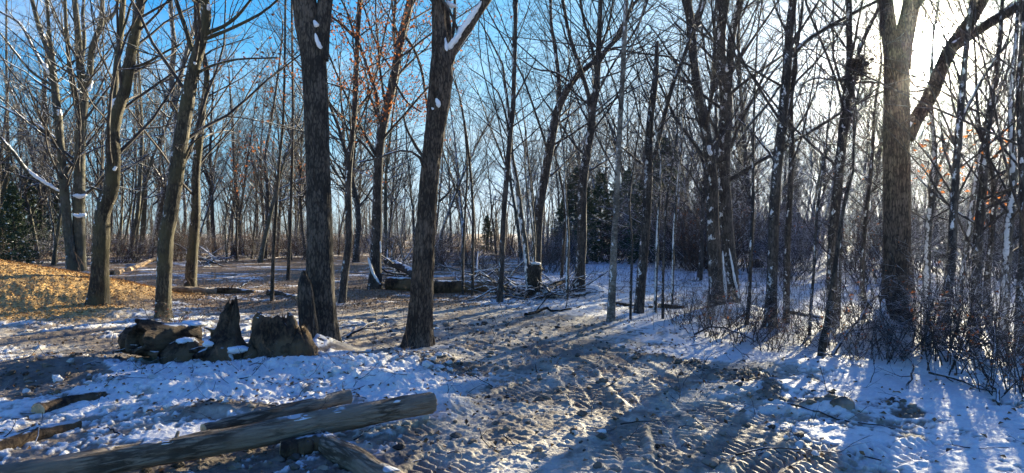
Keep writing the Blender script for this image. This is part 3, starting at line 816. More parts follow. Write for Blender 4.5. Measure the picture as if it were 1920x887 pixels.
for i, (b, tr, lb) in enumerate([
        ((246, 486), [(246, 488, 8), (250, 440, 8), (258, 400, 7), (263, 330, 7), (266, 250, 6), (262, 160, 5), (258, 80, 4), (262, 0, 3)], 'pale slim trunk between the two mossy trunks'),
        ((262, 478), [(262, 480, 9), (268, 430, 9), (272, 350, 8), (268, 280, 7), (256, 200, 6), (253, 120, 5), (250, 0, 4)], 'second pale slim trunk between the two mossy trunks'),
        ((75, 477), [(75, 479, 12), (78, 430, 12), (84, 350, 10), (86, 260, 8), (84, 160, 6), (90, 60, 5), (90, 0, 4)], 'straight thin dark trunk left of the beech above the chip mound'),
        ((68, 474), [(68, 476, 6), (70, 420, 6), (76, 340, 5), (78, 260, 4), (80, 160, 3)], 'thin pale sapling left of the beech above the chip mound'),
        ((12, 420), [(2, 470, 10), (6, 380, 9), (14, 310, 7), (14, 230, 5), (12, 120, 4), (12, 0, 3)], 'pale trunk at the very edge above the chip mound'),
        ((497, 486), [(497, 488, 9), (500, 430, 8), (502, 360, 7), (497, 300, 6), (508, 230, 5), (520, 150, 4), (530, 60, 3)], 'thin dark tree left of the big leaning trunk, in front of the far woods'),
        ((452, 478), [(452, 480, 8), (448, 400, 7), (440, 320, 6), (436, 240, 5), (430, 150, 3)], 'thin grey pole tree in front of the far woods, left of the orange leaves')]):
    hero('slender_tree', lb, b, tr, mat='bark_beech' if i in (0, 1, 3, 4) else 'bark_grey', sides=10, top=12, dens=0.6, seed=60 + i, low=3.0, depth=34.0 if b[1] < 470 else None, flare=0.3, crown_r=0.8)
hero('slender_tree', 'thin dark pole standing in the litter left of the hollow stump', (510, 566), [(510, 567, 8), (512, 494, 7), (517, 400, 6), (524, 300, 5), (531, 225, 5), (534, 100, 4), (535, 0, 4)],
     mat='bark_dark', sides=8, top=9, dens=0.7, seed=71, low=2.4, flare=0.2, crown_r=0.7, leaves=110, leaf_zone=(2.0, 3.6))
hero('slender_tree', 'straight thin sapling nearest the left side of the big dark trunk', (540, 521), [(540, 522, 7), (543, 460, 6), (545, 400, 6), (549, 250, 5), (548, 100, 4), (547, 0, 4)],
     mat='bark_dark', sides=8, top=10, dens=0.7, seed=72, low=2.4, flare=0.2, crown_r=0.7, leaves=60, leaf_zone=(3.4, 5.2), leaf_mat='orange_leaf')
# ---- the two big near trunks
hero('big_oak', 'big dark trunk with a high fork, snow heaped at its foot beside the hollow stump', (598, 655),
     [(598, 662, 60), (599, 620, 55), (600, 560, 50), (600, 444, 45), (596, 300, 43), (594, 200, 44), (586, 100, 45), (577, 50, 44), (571, 0, 42)],
     [[(600, 112, 32, 0.0), (604, 60, 28, 0.0), (610, 0, 27, 0.0), (618, -60, 25, 0.1)]],
     mat='bark_dark', sides=72, top=12, dens=0.6, seed=81, furrow=0.022, flare=0.6, low=4.6,
     snow=[[(589, 38, 6, -0.10), (594, 50, 10, -0.13)], [(591, 62, 4, -0.16), (596, 78, 7, -0.165), (602, 92, 9, -0.165)]])
hero('big_furrowed_tree', 'big leaning trunk with deeply furrowed brown bark and snow in its three way fork', (783, 650),
     [(783, 656, 50), (787, 610, 44), (791, 540, 40), (797, 444, 36), (804, 350, 33), (815, 250, 35), (824, 180, 40), (829, 130, 41), (827, 90, 32), (823, 45, 23), (822, 0, 22)],
     [[(838, 118, 24, 0.0), (850, 88, 20, 0.0), (878, 52, 18, 0.0), (912, 0, 17, 0.0)], [(840, 110, 12, 0.1), (842, 60, 11, 0.15), (838, 25, 10, 0.2), (840, 0, 9, 0.2)],
      [(836, 100, 7, 0.2), (850, 60, 6, 0.3), (853, 0, 5, 0.4)], [(795, 315, 6, -0.15), (785, 292, 5, -0.25), (764, 283, 4, -0.3), (740, 284, 4, -0.3), (712, 296, 3, -0.3), (670, 305, 2, -0.3)],
      [(798, 300, 6, 0.1), (780, 275, 5, 0.2), (762, 240, 4, 0.3), (757, 215, 2, 0.4)], [(823, 378, 4, 0.0), (838, 366, 3, 0.1), (850, 348, 2, 0.2)],
      [(811, 185, 5, -0.14), (811, 130, 4, -0.2), (816, 98, 4, -0.14)]],
     mat='bark_furrow', sides=72, top=12, dens=0.6, seed=83, furrow=0.030, flare=0.55, low=4.2,
     snow=[[(839, 93, 12, -0.06), (846, 84, 15, -0.08), (858, 68, 10, -0.09), (872, 46, 10, -0.06), (890, 22, 9, -0.06), (903, 2, 8, -0.06)], [(833, 68, 4, -0.05), (836, 84, 8, -0.09), (838, 96, 7, -0.12)], [(818, 183, 4, -0.14), (822, 194, 8, -0.15), (823, 202, 4, -0.15)], [(836, 2, 6, 0.1), (845, 10, 9, 0.1), (856, 11, 5, 0.1)], [(811, 200, 4, -0.13), (812, 206, 4, -0.14)]])
hero('slim_oak', 'slim trunk with rusty leaves between the two big trunks', (641, 570),
     [(641, 571, 15), (648, 500, 14), (655, 443, 13), (653, 350, 12), (658, 280, 12), (665, 210, 11), (668, 125, 10), (671, 60, 9), (675, 0, 9)],
     [[(665, 70, 6), (640, 45, 5), (615, 28, 4)], [(668, 75, 5), (658, 45, 4), (650, 20, 4), (640, 0, 3)], [(672, 80, 6), (685, 115, 6), (697, 150, 6), (707, 180, 6), (710, 218, 6)],
      [(660, 260, 4), (680, 215, 4), (700, 160, 3), (722, 60, 3), (735, 0, 2)]],
     mat='bark_grey', top=12, dens=1.3, seed=85, leaves=1500, leaf_zone=(1.5, 7), low=1.9, twig='twig', crown_r=0.9)
hero('dark_oak', 'dark leaning tree with rusty leaves and snow low on its trunk, left of furrowed trunk', (703, 543),
     [(703, 544, 24), (704, 500, 21), (706, 443, 20), (708, 350, 18), (711, 280, 18), (720, 225, 18), (731, 180, 17), (741, 130, 16), (751, 75, 15), (765, 20, 15), (770, 0, 14)],
     [[(692, 485, 6, -0.3), (700, 515, 7, -0.4), (712, 535, 7, -0.5)], [(742, 100, 6), (738, 50, 6), (742, 0, 5)], [(738, 150, 5), (762, 190, 4), (790, 210, 3)], [(752, 60, 6), (775, 90, 5), (790, 130, 5), (798, 180, 5), (806, 240, 3)]],
     mat='bark_grey', top=14, dens=1.0, seed=87, leaves=1000, leaf_zone=(2.4, 8.5), low=2.4, snow=[[(690, 482, 4, -0.33), (699, 511, 5, -0.42), (711, 530, 5, -0.52)], [(713, 452, 3, -0.12), (714, 475, 4, -0.12)]])
# ---- centre
hero('slim_tree', 'straight slim dark tree with pale foot in the middle of the snow', (937, 570),
     [(937, 571, 12), (940, 500, 11), (945, 400, 10), (951, 320, 10), (957, 250, 9), (962, 200, 9), (965, 100, 8), (967, 0, 8)],
     [[(958, 262, 5), (948, 215, 4), (935, 175, 3), (912, 150, 2), (880, 128, 2)], [(963, 190, 4), (985, 150, 3), (1005, 110, 2)]],
     mat='bark_grey', top=13, dens=0.9, seed=91, low=2.2)
hero('slim_tree', 'curving thin tree with snow along its side, right of the slim dark tree', (992, 560),
     [(992, 562, 10), (985, 460, 10), (980, 430, 10), (970, 350, 9), (960, 290, 7), (957, 240, 6), (950, 180, 5), (942, 120, 4)],
     [[(1002, 480, 5), (998, 430, 4), (985, 330, 3), (985, 260, 3)]], mat='bark_snowy', top=10, dens=0.8, seed=92, low=2.0)
hero('leaning_tree', 'tree leaning right with a long low limb, behind the dark rotten stump', (1004, 545),
     [(1004, 546, 22), (1004, 500, 20), (1010, 400, 18), (1022, 330, 17), (1036, 250, 16), (1046, 205, 15), (1066, 165, 12), (1085, 140, 11), (1125, 105, 9), (1165, 60, 8), (1180, 20, 7), (1195, 0, 6)],
     [[(1048, 200, 9), (1048, 150, 8), (1042, 100, 7), (1034, 50, 6), (1032, 0, 6)], [(1070, 155, 4), (1040, 135, 4), (1005, 130, 3), (975, 110, 2)], [(1125, 105, 5), (1150, 90, 4), (1190, 85, 3), (1220, 60, 2)]],
     mat='bark_grey', top=13, dens=0.9, seed=93, low=2.4)
hero('maple_tree', 'grey tree with many upswept branches in the middle, snow drift at its foot', (1085, 557),
     [(1085, 558, 22), (1088, 500, 19), (1091, 443, 18), (1092, 350, 17), (1100, 290, 16), (1108, 240, 15), (1111, 205, 14), (1118, 165, 12), (1122, 100, 11), (1124, 50, 9), (1126, 0, 8)],
     [[(1108, 195, 9), (1095, 150, 8), (1078, 100, 8), (1066, 60, 7), (1055, 0, 6)], [(1120, 150, 7), (1110, 90, 6), (1095, 40, 5), (1088, 0, 5)], [(1122, 120, 7), (1150, 75, 6), (1178, 25, 5), (1186, 0, 4)],
      [(1110, 215, 4), (1140, 190, 3), (1170, 165, 3)], [(1112, 190, 5), (1150, 120, 4), (1195, 50, 4), (1215, 0, 3)], [(1120, 110, 5), (1140, 50, 4), (1150, 0, 3)]],
     mat='bark_grey', top=14, dens=1.2, seed=95, low=2.4)
hero('birch_like_tree', 'straight tree with pale blotched lower trunk standing in the snow', (1145, 607),
     [(1145, 608, 17), (1147, 560, 15), (1152, 443, 12), (1155, 400, 11), (1158, 320, 10), (1161, 260, 10), (1167, 150, 9), (1172, 50, 9), (1174, 0, 8)],
     [[(1160, 250, 4), (1180, 225, 3), (1195, 180, 2)], [(1168, 130, 4), (1185, 90, 3), (1200, 40, 3), (1210, 0, 2)]],
     mat='bark_pale', top=12, dens=0.9, seed=97, low=2.3)
hero('broken_snag', 'dead trunk snapped off short at its top in the middle of the thicket', (1197, 590),
     [(1197, 592, 18), (1203, 520, 18), (1209, 443, 17), (1215, 350, 16), (1216, 280, 15), (1220, 215, 13), (1229, 150, 11), (1231, 110, 8), (1232, 78, 7)],
     [[(1226, 300, 8), (1245, 220, 8), (1258, 170, 8), (1272, 130, 7), (1286, 95, 6), (1306, 30, 5), (1314, 0, 4)], [(1215, 260, 4), (1200, 225, 3), (1190, 180, 3), (1180, 150, 2)], [(1225, 200, 3), (1205, 165, 3), (1195, 130, 2)]],
     mat='bark_grey', top=12, ext=False, dens=0.9, seed=99, low=2.4)
hero('twin_stem_tree', 'left of two stout stems leaning apart behind the bramble, forked high with snow', (1344, 576),
     [(1344, 578, 27), (1341, 500, 25), (1337, 443, 24), (1335, 350, 22), (1330, 290, 20), (1322, 240, 18), (1311, 190, 16), (1302, 125, 15), (1297, 50, 13), (1290, 0, 12)],
     [[(1305, 120, 7), (1295, 60, 6), (1280, 0, 5)], [(1301, 60, 6), (1315, 20, 5), (1320, 0, 4)], [(1328, 265, 5), (1312, 235, 4), (1300, 200, 3)]],
     mat='bark_grey', top=13, dens=0.8, seed=101, low=2.6, snow=[[(1328, 272, 8, -0.1), (1333, 292, 8, -0.12)], [(1355, 470, 3, -0.1), (1358, 520, 4, -0.15), (1362, 560, 5, -0.2)]])
hero('twin_stem_tree', 'right of two stout stems leaning apart behind the bramble, with white strip of snow', (1376, 566),
     [(1376, 568, 22), (1373, 520, 20), (1364, 443, 24), (1357, 370, 26), (1356, 300, 25), (1361, 225, 24), (1361, 175, 23), (1353, 125, 18), (1351, 65, 18), (1360, 0, 16)],
     [[(1366, 165, 14), (1368, 130, 14), (1372, 70, 14), (1388, 0, 13)], [(1374, 240, 7), (1390, 215, 6), (1410, 190, 6), (1435, 155, 5), (1470, 110, 4), (1520, 70, 3)], [(1367, 470, 6), (1378, 530, 7), (1388, 566, 7)],
      [(1350, 190, 6), (1335, 150, 5), (1322, 100, 4), (1315, 40, 4)]],
     mat='bark_grey', top=13, dens=0.8, seed=103, low=2.6, snow=[[(1362, 120, 7, -0.05), (1364, 136, 10, -0.08)], [(1367, 465, 3, -0.16), (1376, 515, 4, -0.2), (1386, 560, 5, -0.25)]])
for i, (b, tr, lb, mt) in enumerate([
        ((1000, 560), [(1000, 562, 6), (1001, 500, 5), (1003, 450, 5), (998, 380, 4), (990, 300, 4), (985, 240, 3)], 'thin pale sapling in front of the dark rotten stump', 'bark_snowy'),
        ((1063, 566), [(1063, 567, 6), (1064, 500, 6), (1065, 440, 5), (1060, 360, 4), (1058, 300, 3), (1050, 230, 3)], 'thin snow speckled sapling left of the grey maple', 'bark_snowy'),
        ((868, 550), [(868, 552, 5), (868, 480, 5), (872, 400, 4), (876, 320, 4), (872, 250, 3), (862, 180, 3)], 'thin sapling in front of the fallen logs', 'bark_grey'),
        ((886, 552), [(886, 554, 6), (886, 480, 6), (887, 400, 5), (882, 320, 5), (874, 250, 4), (866, 200, 3)], 'second thin sapling in front of the fallen logs', 'bark_grey'),
        ((1182, 604), [(1182, 606, 5), (1183, 540, 5), (1185, 460, 4), (1180, 380, 4), (1190, 300, 3)], 'thin sapling right of the pale blotched trunk', 'bark_grey'),
        ((1228, 591), [(1228, 592, 7), (1230, 540, 6), (1232, 460, 6), (1236, 380, 5), (1240, 300, 4)], 'slim stem with snow on one side right of the snapped trunk', 'bark_snowy'),
        ((1243, 600), [(1243, 601, 6), (1243, 540, 5), (1245, 470, 5), (1250, 380, 4), (1262, 300, 3)], 'nearest slim stem right of the snapped trunk', 'bark_grey'),
        ((1260, 572), [(1260, 573, 5), (1262, 500, 5), (1264, 430, 5), (1270, 350, 4), (1280, 250, 3)], 'snow streaked slim stem in front of the evergreens', 'bark_snowy'),
        ((1400, 608), [(1400, 610, 8), (1405, 560, 7), (1408, 470, 7), (1412, 380, 6), (1412, 280, 5), (1415, 180, 4), (1420, 60, 3)], 'slim dark stem right of the two stout stems', 'bark_grey'),
        ((1050, 540), [(1052, 542, 6), (1055, 480, 6), (1060, 400, 5), (1050, 330, 4), (1040, 290, 3)], 'slim stem between the leaning tree and the grey maple', 'bark_grey'),
        ((1517, 630), [(1517, 632, 6), (1521, 570, 6), (1527, 494, 5), (1532, 400, 5), (1545, 300, 4)], 'thin sapling standing in clean snow right of the middle', 'bark_grey'),
        ((1571, 622), [(1571, 624, 6), (1574, 560, 6), (1576, 480, 5), (1580, 400, 5), (1598, 300, 4)], 'thin dark stem just right of the burled tree', 'bark_grey')]):
    hero('slender_tree', lb, b, tr, mat=mt, sides=8, top=8, dens=1.7, seed=120 + i, low=1.8, flare=0.2, crown_r=0.8)
# ---- right
hero('tall_tree', 'tall trunk with a long limb reaching up to the right, root flare in clean snow', (1443, 614),
     [(1443, 617, 25), (1446, 570, 20), (1450, 443, 19), (1454, 350, 18), (1462, 275, 17), (1469, 200, 17), (1476, 125, 16), (1480, 60, 15), (1487, 0, 14)],
     [[(1486, 108, 8), (1500, 88, 8), (1520, 70, 8), (1560, 46, 7), (1605, 22, 7), (1648, 0, 6)], [(1474, 150, 6), (1455, 170, 5), (1440, 195, 5), (1405, 235, 4), (1380, 275, 3)],
      [(1480, 70, 5), (1460, 30, 4), (1450, 0, 4)]],
     mat='bark_grey', top=12, dens=0.9, seed=131, low=2.4, flare=0.7)
hero('slim_tree', 'slim trunk close on the right of the tall trunk', (1474, 607),
     [(1474, 608, 13), (1475, 540, 12), (1477, 443, 11), (1482, 350, 10), (1485, 270, 10), (1482, 200, 9), (1490, 120, 7), (1500, 50, 5), (1505, 0, 4)],
     [[(1486, 250, 4), (1510, 215, 4), (1530, 170, 3), (1540, 120, 3)]], mat='bark_grey', top=11, dens=0.9, seed=133, low=2.4, leaves=110, leaf_mat='orange_leaf', leaf_zone=(1.8, 2.7))
burl = hero('burled_tree', 'tree with a dark twiggy burl high on its trunk, left of the sunlit double trunk', (1559, 613),
     [(1559, 614, 22), (1560, 560, 20), (1562, 443, 18), (1571, 350, 17), (1580, 260, 17), (1586, 200, 18), (1594, 150, 20), (1594, 110, 12), (1592, 60, 11), (1592, 0, 10)],
     [[(1604, 120, 8), (1615, 85, 8), (1628, 55, 8), (1645, 20, 7), (1655, 0, 6)], [(1603, 155, 5), (1625, 153, 5), (1645, 155, 3)], [(1590, 148, 4), (1560, 150, 3), (1530, 146, 3), (1500, 160, 2)],
      [(1595, 205, 5), (1620, 185, 4), (1648, 162, 3)]],
     mat='bark_grey', top=12, dens=0.9, seed=135, low=2.4, leaves=200, leaf_mat='orange_leaf', leaf_zone=(1.0, 2.6), flare=0.3)
def burl_part():
    r = np.random.default_rng(9)
    Y0 = burl.location.y; p = at(1607, 132, Y0) - np.array(burl.location)
    V, Fc = lumps(r, p[None] + r.normal(size=(70, 3)) * 0.09, r.uniform(0.015, 0.06, 70), 0.9)
    P, R = grow(r, p[None] + r.normal(size=(260, 3)) * 0.08, r.normal(size=(260, 3)) + np.array([0.3, 0, 0]), r.uniform(0.12, 0.3, 260), np.full(260, 0.006), 5, 0.35, 0.02)
    link('burl', mesh_from('burl', [(V, Fc)] + tubes(P, R, 3), smooth=False), M['bark_dark'], burl)
burl_part()
hero('double_trunk_tree', 'stout trunk splitting into two leaders beside the sun, snow drift piled at its foot', (1677, 640),
     [(1677, 648, 50), (1678, 600, 47), (1681, 500, 45), (1682, 443, 45), (1681, 300, 44), (1681, 200, 43), (1681, 130, 42), (1674, 90, 32), (1666, 50, 27), (1660, 0, 25)],
     [[(1690, 130, 34, 0.0), (1695, 80, 30, 0.0), (1702, 40, 31, 0.0), (1711, 0, 30, 0.0), (1720, -50, 28, 0.0)], [(1699, 645, 28, -0.15), (1702, 600, 26, -0.05), (1700, 520, 26, 0.0), (1694, 460, 24, 0.05), (1690, 400, 18, 0.1)],
      [(1700, 260, 26, 0.15), (1716, 225, 26, 0.15), (1739, 190, 25, 0.15), (1757, 150, 25, 0.15), (1770, 115, 25, 0.15), (1786, 85, 26, 0.15), (1812, 50, 22, 0.15), (1840, 5, 21, 0.15), (1852, -30, 19, 0.15)],
      [(1788, 88, 20, 0.1), (1815, 68, 19, 0.1), (1857, 42, 18, 0.1), (1920, 4, 18, 0.1), (1960, -30, 16, 0.1)], [(1703, 145, 4, 0.0), (1715, 160, 4, 0.1), (1740, 165, 2, 0.1)],
      [(1740, 165, 3, 0.2), (1720, 172, 4, 0.1), (1702, 170, 4, 0.0)]],
     mat='bark_furrow', sides=48, top=13, dens=0.55, seed=141, low=4.2, furrow=0.014, flare=0.4, snow=[[(1658, 560, 6, -0.14), (1655, 580, 14, -0.16), (1648, 620, 46, -0.2)], [(1701, 240, 9, 0.06), (1707, 228, 9, 0.06)]])
hero('leaning_sapling', 'short dark sapling leaning right in front of the burled tree', (1539, 666),
     [(1539, 668, 15), (1546, 630, 14), (1552, 600, 12), (1560, 540, 9), (1570, 470, 8), (1580, 400, 6), (1600, 320, 5)], mat='bark_dark', sides=10, top=7, dens=1.2, seed=143, low=1.2, flare=0.2)
hero('leaning_tree', 'tree leaning right beneath the sun in the right thicket', (1757, 658),
     [(1757, 660, 19), (1768, 600, 18), (1780, 520, 16), (1786, 443, 15), (1792, 330, 13), (1800, 220, 12), (1808, 130, 10), (1815, 60, 9), (1822, 0, 8)],
     [[(1800, 230, 7), (1830, 170, 6), (1860, 120, 5), (1900, 70, 4), (1920, 50, 3)], [(1793, 340, 5), (1770, 280, 4), (1765, 230, 3)]],
     mat='bark_grey', top=11, dens=1.3, seed=145, low=1.6, leaves=140, leaf_mat='orange_leaf', leaf_zone=(0.9, 2.2))
for i, (b, tr, lb, mt) in enumerate([
        ((1824, 648), [(1824, 650, 20), (1830, 560, 18), (1834, 443, 16), (1845, 330, 14), (1852, 230, 11), (1870, 120, 8), (1880, 0, 6)], 'dark trunk standing straight in the right hand thicket', 'bark_grey'),
        ((1880, 655), [(1880, 656, 18), (1884, 560, 16), (1890, 450, 15), (1900, 330, 12), (1895, 200, 9), (1905, 80, 7), (1910, 0, 6)], 'dark trunk near the far end of the right hand thicket', 'bark_snowy'),
        ((1912, 668), [(1912, 670, 22), (1916, 560, 20), (1922, 443, 18), (1918, 300, 15), (1912, 180, 12), (1918, 60, 9), (1920, 0, 8)], 'trunk at the very edge of the right hand thicket', 'bark_grey'),
        ((1738, 612), [(1738, 614, 13), (1738, 520, 12), (1742, 420, 11), (1752, 300, 9), (1745, 180, 7), (1750, 60, 5)], 'grey stem behind the drift of the double trunk', 'bark_snowy'),
        ((1620, 606), [(1620, 608, 9), (1617, 520, 8), (1622, 420, 7), (1635, 300, 6), (1640, 200, 5)], 'slim stem left of the double trunk', 'bark_grey'),
        ((1792, 625), [(1792, 627, 10), (1800, 540, 9), (1815, 450, 9), (1830, 340, 8), (1850, 240, 6), (1880, 150, 4)], 'slim leaning stem in the right hand thicket', 'bark_snowy'),
        ((1855, 622), [(1855, 624, 12), (1850, 540, 11), (1860, 440, 10), (1862, 330, 8), (1835, 230, 6), (1830, 130, 4)], 'crooked stem in the right hand thicket', 'bark_grey')]):
    hero('thicket_tree', lb, b, tr, mat=mt, sides=12, top=11, dens=1.7, seed=150 + i, low=1.2, flare=0.3, crown_r=1.1, leaves=70 if i % 2 else 0, leaf_mat='orange_leaf', leaf_zone=(0.8, 3))

# ------------------------------------------------------------------ background trees (each an individual, meshes shared)
def make_bg(seed, H, r0, spread, k1, mat, tw, leaves=0):
    r = np.random.default_rng(seed)
    P, R = grow(r, np.array([[0, 0, -0.2]]), np.array([[r.normal() * 0.05, r.normal() * 0.05, 1.0]]), np.array([H]), np.array([r0]), 14, 0.045, 0.03, 0.12)
    root = empty('bare_tree', (0, 0, 0), 'bare tree', 'tree')
    C = np.concatenate([P[0], R[0][:, None]], 1)
    link('trunk', trunk_mesh('trunk', C, 7, 0.3, 0, seed, 0.04), M[mat], root)
    f, _ = kids(r, P, R, 2, 0.3, 0.6, (0.25, 0.5), 0.55, 0.6, 9, 0.06, 0.05, rmin=0.02, tip=0.2) if r.random() < 0.6 else (P[:0, :9], None)
    PP = [(P, R)]
    if len(f): PP.append((f, _))
    parts = []
    for P_, R_ in PP:
        P1, R1 = kids(r, P_, R_, k1 if P_ is P else k1 // 3, 0.22, 1.0, (spread * 0.6, spread * 1.2), 0.26, 0.45, 6, 0.10, 0.06, rmin=0.009, tip=0.3)
        P2, R2 = kids(r, P1, R1, 5, 0.15, 1.0, (0.4, 0.9), 0.55, 0.6, 4, 0.15, 0.05, rmin=0.0055, tip=0.4)
        P3, R3 = kids(r, P2, R2, 4, 0.2, 1.0, (0.4, 0.9), 0.6, 0.7, 3, 0.18, 0.04, rmin=0.004, tip=0.5)
        if P_ is not P: parts += tubes(P_, R_, 6)
        parts += tubes(P1, R1, 4) + tubes(P2, R2, 3) + tubes(P3, R3, 3)
    link('crown', mesh_from('crown', parts), M[tw], root)
    return root
protos = [make_bg(300, 13, 0.13, 0.9, 34, 'bark_grey', 'twig'), make_bg(301, 12, 0.10, 0.65, 30, 'bark_snowy', 'twig_snowy'), make_bg(302, 14, 0.15, 0.85, 38, 'bark_grey', 'twig'),
          make_bg(303, 10, 0.07, 0.8, 26, 'bark_snowy', 'twig_snowy'), make_bg(304, 11, 0.08, 0.55, 30, 'bark_grey', 'twig'), make_bg(305, 13, 0.12, 1.0, 34, 'bark_beech', 'twig_snowy'),
          make_bg(306, 8, 0.05, 0.7, 22, 'bark_grey', 'twig'), make_bg(307, 9, 0.06, 0.9, 26, 'bark_beech', 'twig')]
SHAPE = ['broad crowned dark', 'narrow snow streaked', 'tall stout', 'thin snow streaked', 'narrow steep branched', 'pale spreading', 'thin dark pole', 'slight pale']
used = set()
def place_bg(x, y, k, sc, grp):
    az = math.degrees(math.atan2(x, y)); d = math.hypot(x, y)
    first = k not in used
    o = protos[k] if first else copy_tree(protos[k])
    used.add(k)
    o.location = (x, y, height(x, y)); o.rotation_euler = (rng.normal() * 0.03, rng.normal() * 0.03, rng.uniform(0, 6.28)); o.scale = (sc, sc, sc * rng.uniform(0.9, 1.1))
    where = ('behind the chip mound', 'behind the two mossy trunks', 'behind the two big trunks', 'behind the fallen logs', 'behind the snapped trunk', 'behind the two stout stems', 'behind the sunlit double trunk')[min(6, max(0, int((az + 38) / 11)))]
    dep = 'near' if d < 26 else ('mid distance' if d < 50 else 'far off')
    o['label'] = f'{SHAPE[k]} bare tree, {dep}, in the woods {where}'[:200]
    o['group'] = grp
OPEN = [(-3.1, -0.9), (-5.2, -3.7), (-8.7, -7.3), (-18.5, -13.5), (0.1, 1.3), (-11.9, -10.8), (3.2, 4.0)]
def shades_opening(x, y, reach=48):
    u = x * math.cos(SUN_AZ) - y * math.sin(SUN_AZ)
    return math.hypot(x, y) < reach and any(a - 0.9 < u < b + 0.9 for a, b in OPEN)
pts = []
def try_place(x, y, mind):
    for a, b in pts:
        if (a - x) ** 2 + (b - y) ** 2 < mind * mind: return False
    pts.append((x, y)); return True
n = 0; tries = 0
while n < 262 and tries < 9000:
    tries += 1
    az = rng.uniform(-41, 41) if n < 200 else rng.uniform(12, 41); azr = math.radians(az)
    rt = sstep(4, 22, az)
    dmin = 36 * (1 - rt) + 15 * rt
    if -12 < az < 4: dmin = 30
    d = dmin + (95 - dmin) * rng.random() ** (1.15 + 0.5 * rt)
    x = d * math.sin(azr); y = d * math.cos(azr)
    sun_gap = abs(az - 31.9) < 1.6
    if sun_gap and d < 60: continue
    if az > -14 and shades_opening(x, y): continue
    if not try_place(x, y, 0.9 + d * 0.012): continue
    if -9 < az < 4 and rng.random() < 0.55: continue
    k = int(rng.integers(0, 8))
    if d < 24 or n >= 215: k = int(rng.choice([3, 4, 6, 7]))
    place_bg(x, y, k, rng.uniform(0.75, 1.15) * (0.95 if az < 4 else 1.1) * (1.18 if d > 45 else 1.0), 'bare trees of the surrounding woods'); n += 1
for i in range(26):                                          # the wood goes on past the right edge: unseen trees added for their shadows
    az = math.radians(rng.uniform(39, 58)); d = rng.uniform(12, 60)
    if shades_opening(d * math.sin(az), d * math.cos(az)): continue
    place_bg(d * math.sin(az), d * math.cos(az), int(rng.integers(0, 8)), rng.uniform(0.85, 1.15), 'bare trees of the surrounding woods')

# far-off wood that reads as one mass
def far_wood():
    r = np.random.default_rng(77); N = 560
    az = np.radians(r.uniform(-48, 52, N)); d = r.uniform(85, 190, N); p0 = np.stack([d * np.sin(az), d * np.cos(az), np.full(N, -0.3)], -1)
    P, R = grow(r, p0, np.tile([[0, 0, 1.0]], (N, 1)) + r.normal(size=(N, 3)) * 0.05, r.uniform(5, 10, N), r.uniform(0.08, 0.2, N), 6, 0.05, 0.02, 0.2)
    P1, R1 = kids(r, P, R, 11, 0.15, 1, (0.5, 1.0), 0.3, 0.5, 4, 0.12, 0.06, rmin=0.03)
    P2, R2 = kids(r, P1, R1, 3, 0.2, 1, (0.4, 0.9), 0.6, 0.7, 3, 0.12, 0.06, rmin=0.02)
    link('distant_woods', mesh_from('distant_woods', tubes(P, R, 4) + tubes(P1, R1, 3) + tubes(P2, R2, 3)), M['twig'], kind='stuff', label='far grey brown mass of bare woods along the horizon')
far_wood()

# ------------------------------------------------------------------ evergreens
def make_conifer(seed, H, gap=0.3):
    r = np.random.default_rng(seed)
    root = empty('evergreen_tree', (0, 0, 0), 'evergreen', 'tree')
    P, R = grow(r, np.array([[0, 0, -0.2]]), np.array([[0, 0, 1.0]]), np.array([H + 0.2]), np.array([H * 0.014]), 12, 0.02, 0.05, 0.1)
    link('trunk', trunk_mesh('trunk', np.concatenate([P[0], R[0][:, None]], 1), 8, 0.2, 0, seed), M['bark_dark'], root)
    K = int(H * 22); t = (np.arange(K) + r.random(K)) / K; t = 0.06 + 0.93 * t
    z = t * H; a = r.uniform(0, 6.283, K); L = (1 - t) ** 0.8 * H * 0.26 * r.uniform(0.55, 1.2, K) + 0.12
    p0 = np.stack([np.interp(z, P[0][:, 2], P[0][:, 0]), np.interp(z, P[0][:, 2], P[0][:, 1]), z], -1)
    d0 = np.stack([np.cos(a), np.sin(a), -0.15 + 0.5 * t], -1)
    B, RB = grow(r, p0, d0, L, np.full(K, 0.014), 6, 0.05, -0.02, 0.3)
    link('branches', mesh_from('branches', tubes(B, RB, 3)), M['bark_dark'], root)
    S1, _ = kids(r, B, RB, 9, 0.2, 1, (0.6, 1.1), 0.34, 0.5, 3, 0.1, -0.06, rmin=0.004)
    # sprays: flat drooping blades along each twig
    allp = np.concatenate([S1.reshape(-1, 3), B[:, 3:].reshape(-1, 3)])
    q = allp[r.integers(0, len(allp), int(H * 750))] + r.normal(size=(int(H * 750), 3)) * 0.06
    V, Fq = leaf_quads(r, q, 0.17, 0.6)
    lo = link('needles', mesh_from('needles', [(V, Fq)], smooth=False), M['needle'], root); lo['kind'] = 'stuff'
    sq = allp[r.integers(0, len(allp), 120)]
    V, Fc = lumps(r, sq, r.uniform(0.04, 0.12, 120), 0.45)
    sn = link('snow_cover', mesh_from('snow_cover', [(V, Fc)]), M['snow'], root); sn['kind'] = 'stuff'
    return root
con = [make_conifer(401, 7.0), make_conifer(402, 9.0)]
cused = set()
spots = [(12, 300, 38, 1), (55, 330, 42, 0), (95, 340, 46, 1), (-20, 290, 34, 0), (30, 345, 30, 0), (1075, 318, 44, 0), (1125, 325, 38, 0), (1180, 318, 46, 1), (1240, 262, 36, 1), (1275, 318, 42, 0), (1310, 355, 38, 0),
         (1100, 352, 34, 0), (1205, 340, 33, 0), (912, 404, 52, 0), (1150, 345, 50, 1), (1345, 372, 44, 0), (1052, 372, 36, 0), (600, 400, 75, 1), (1500, 400, 44, 0), (1620, 395, 40, 1), (1860, 380, 34, 1), (1760, 400, 36, 0)]
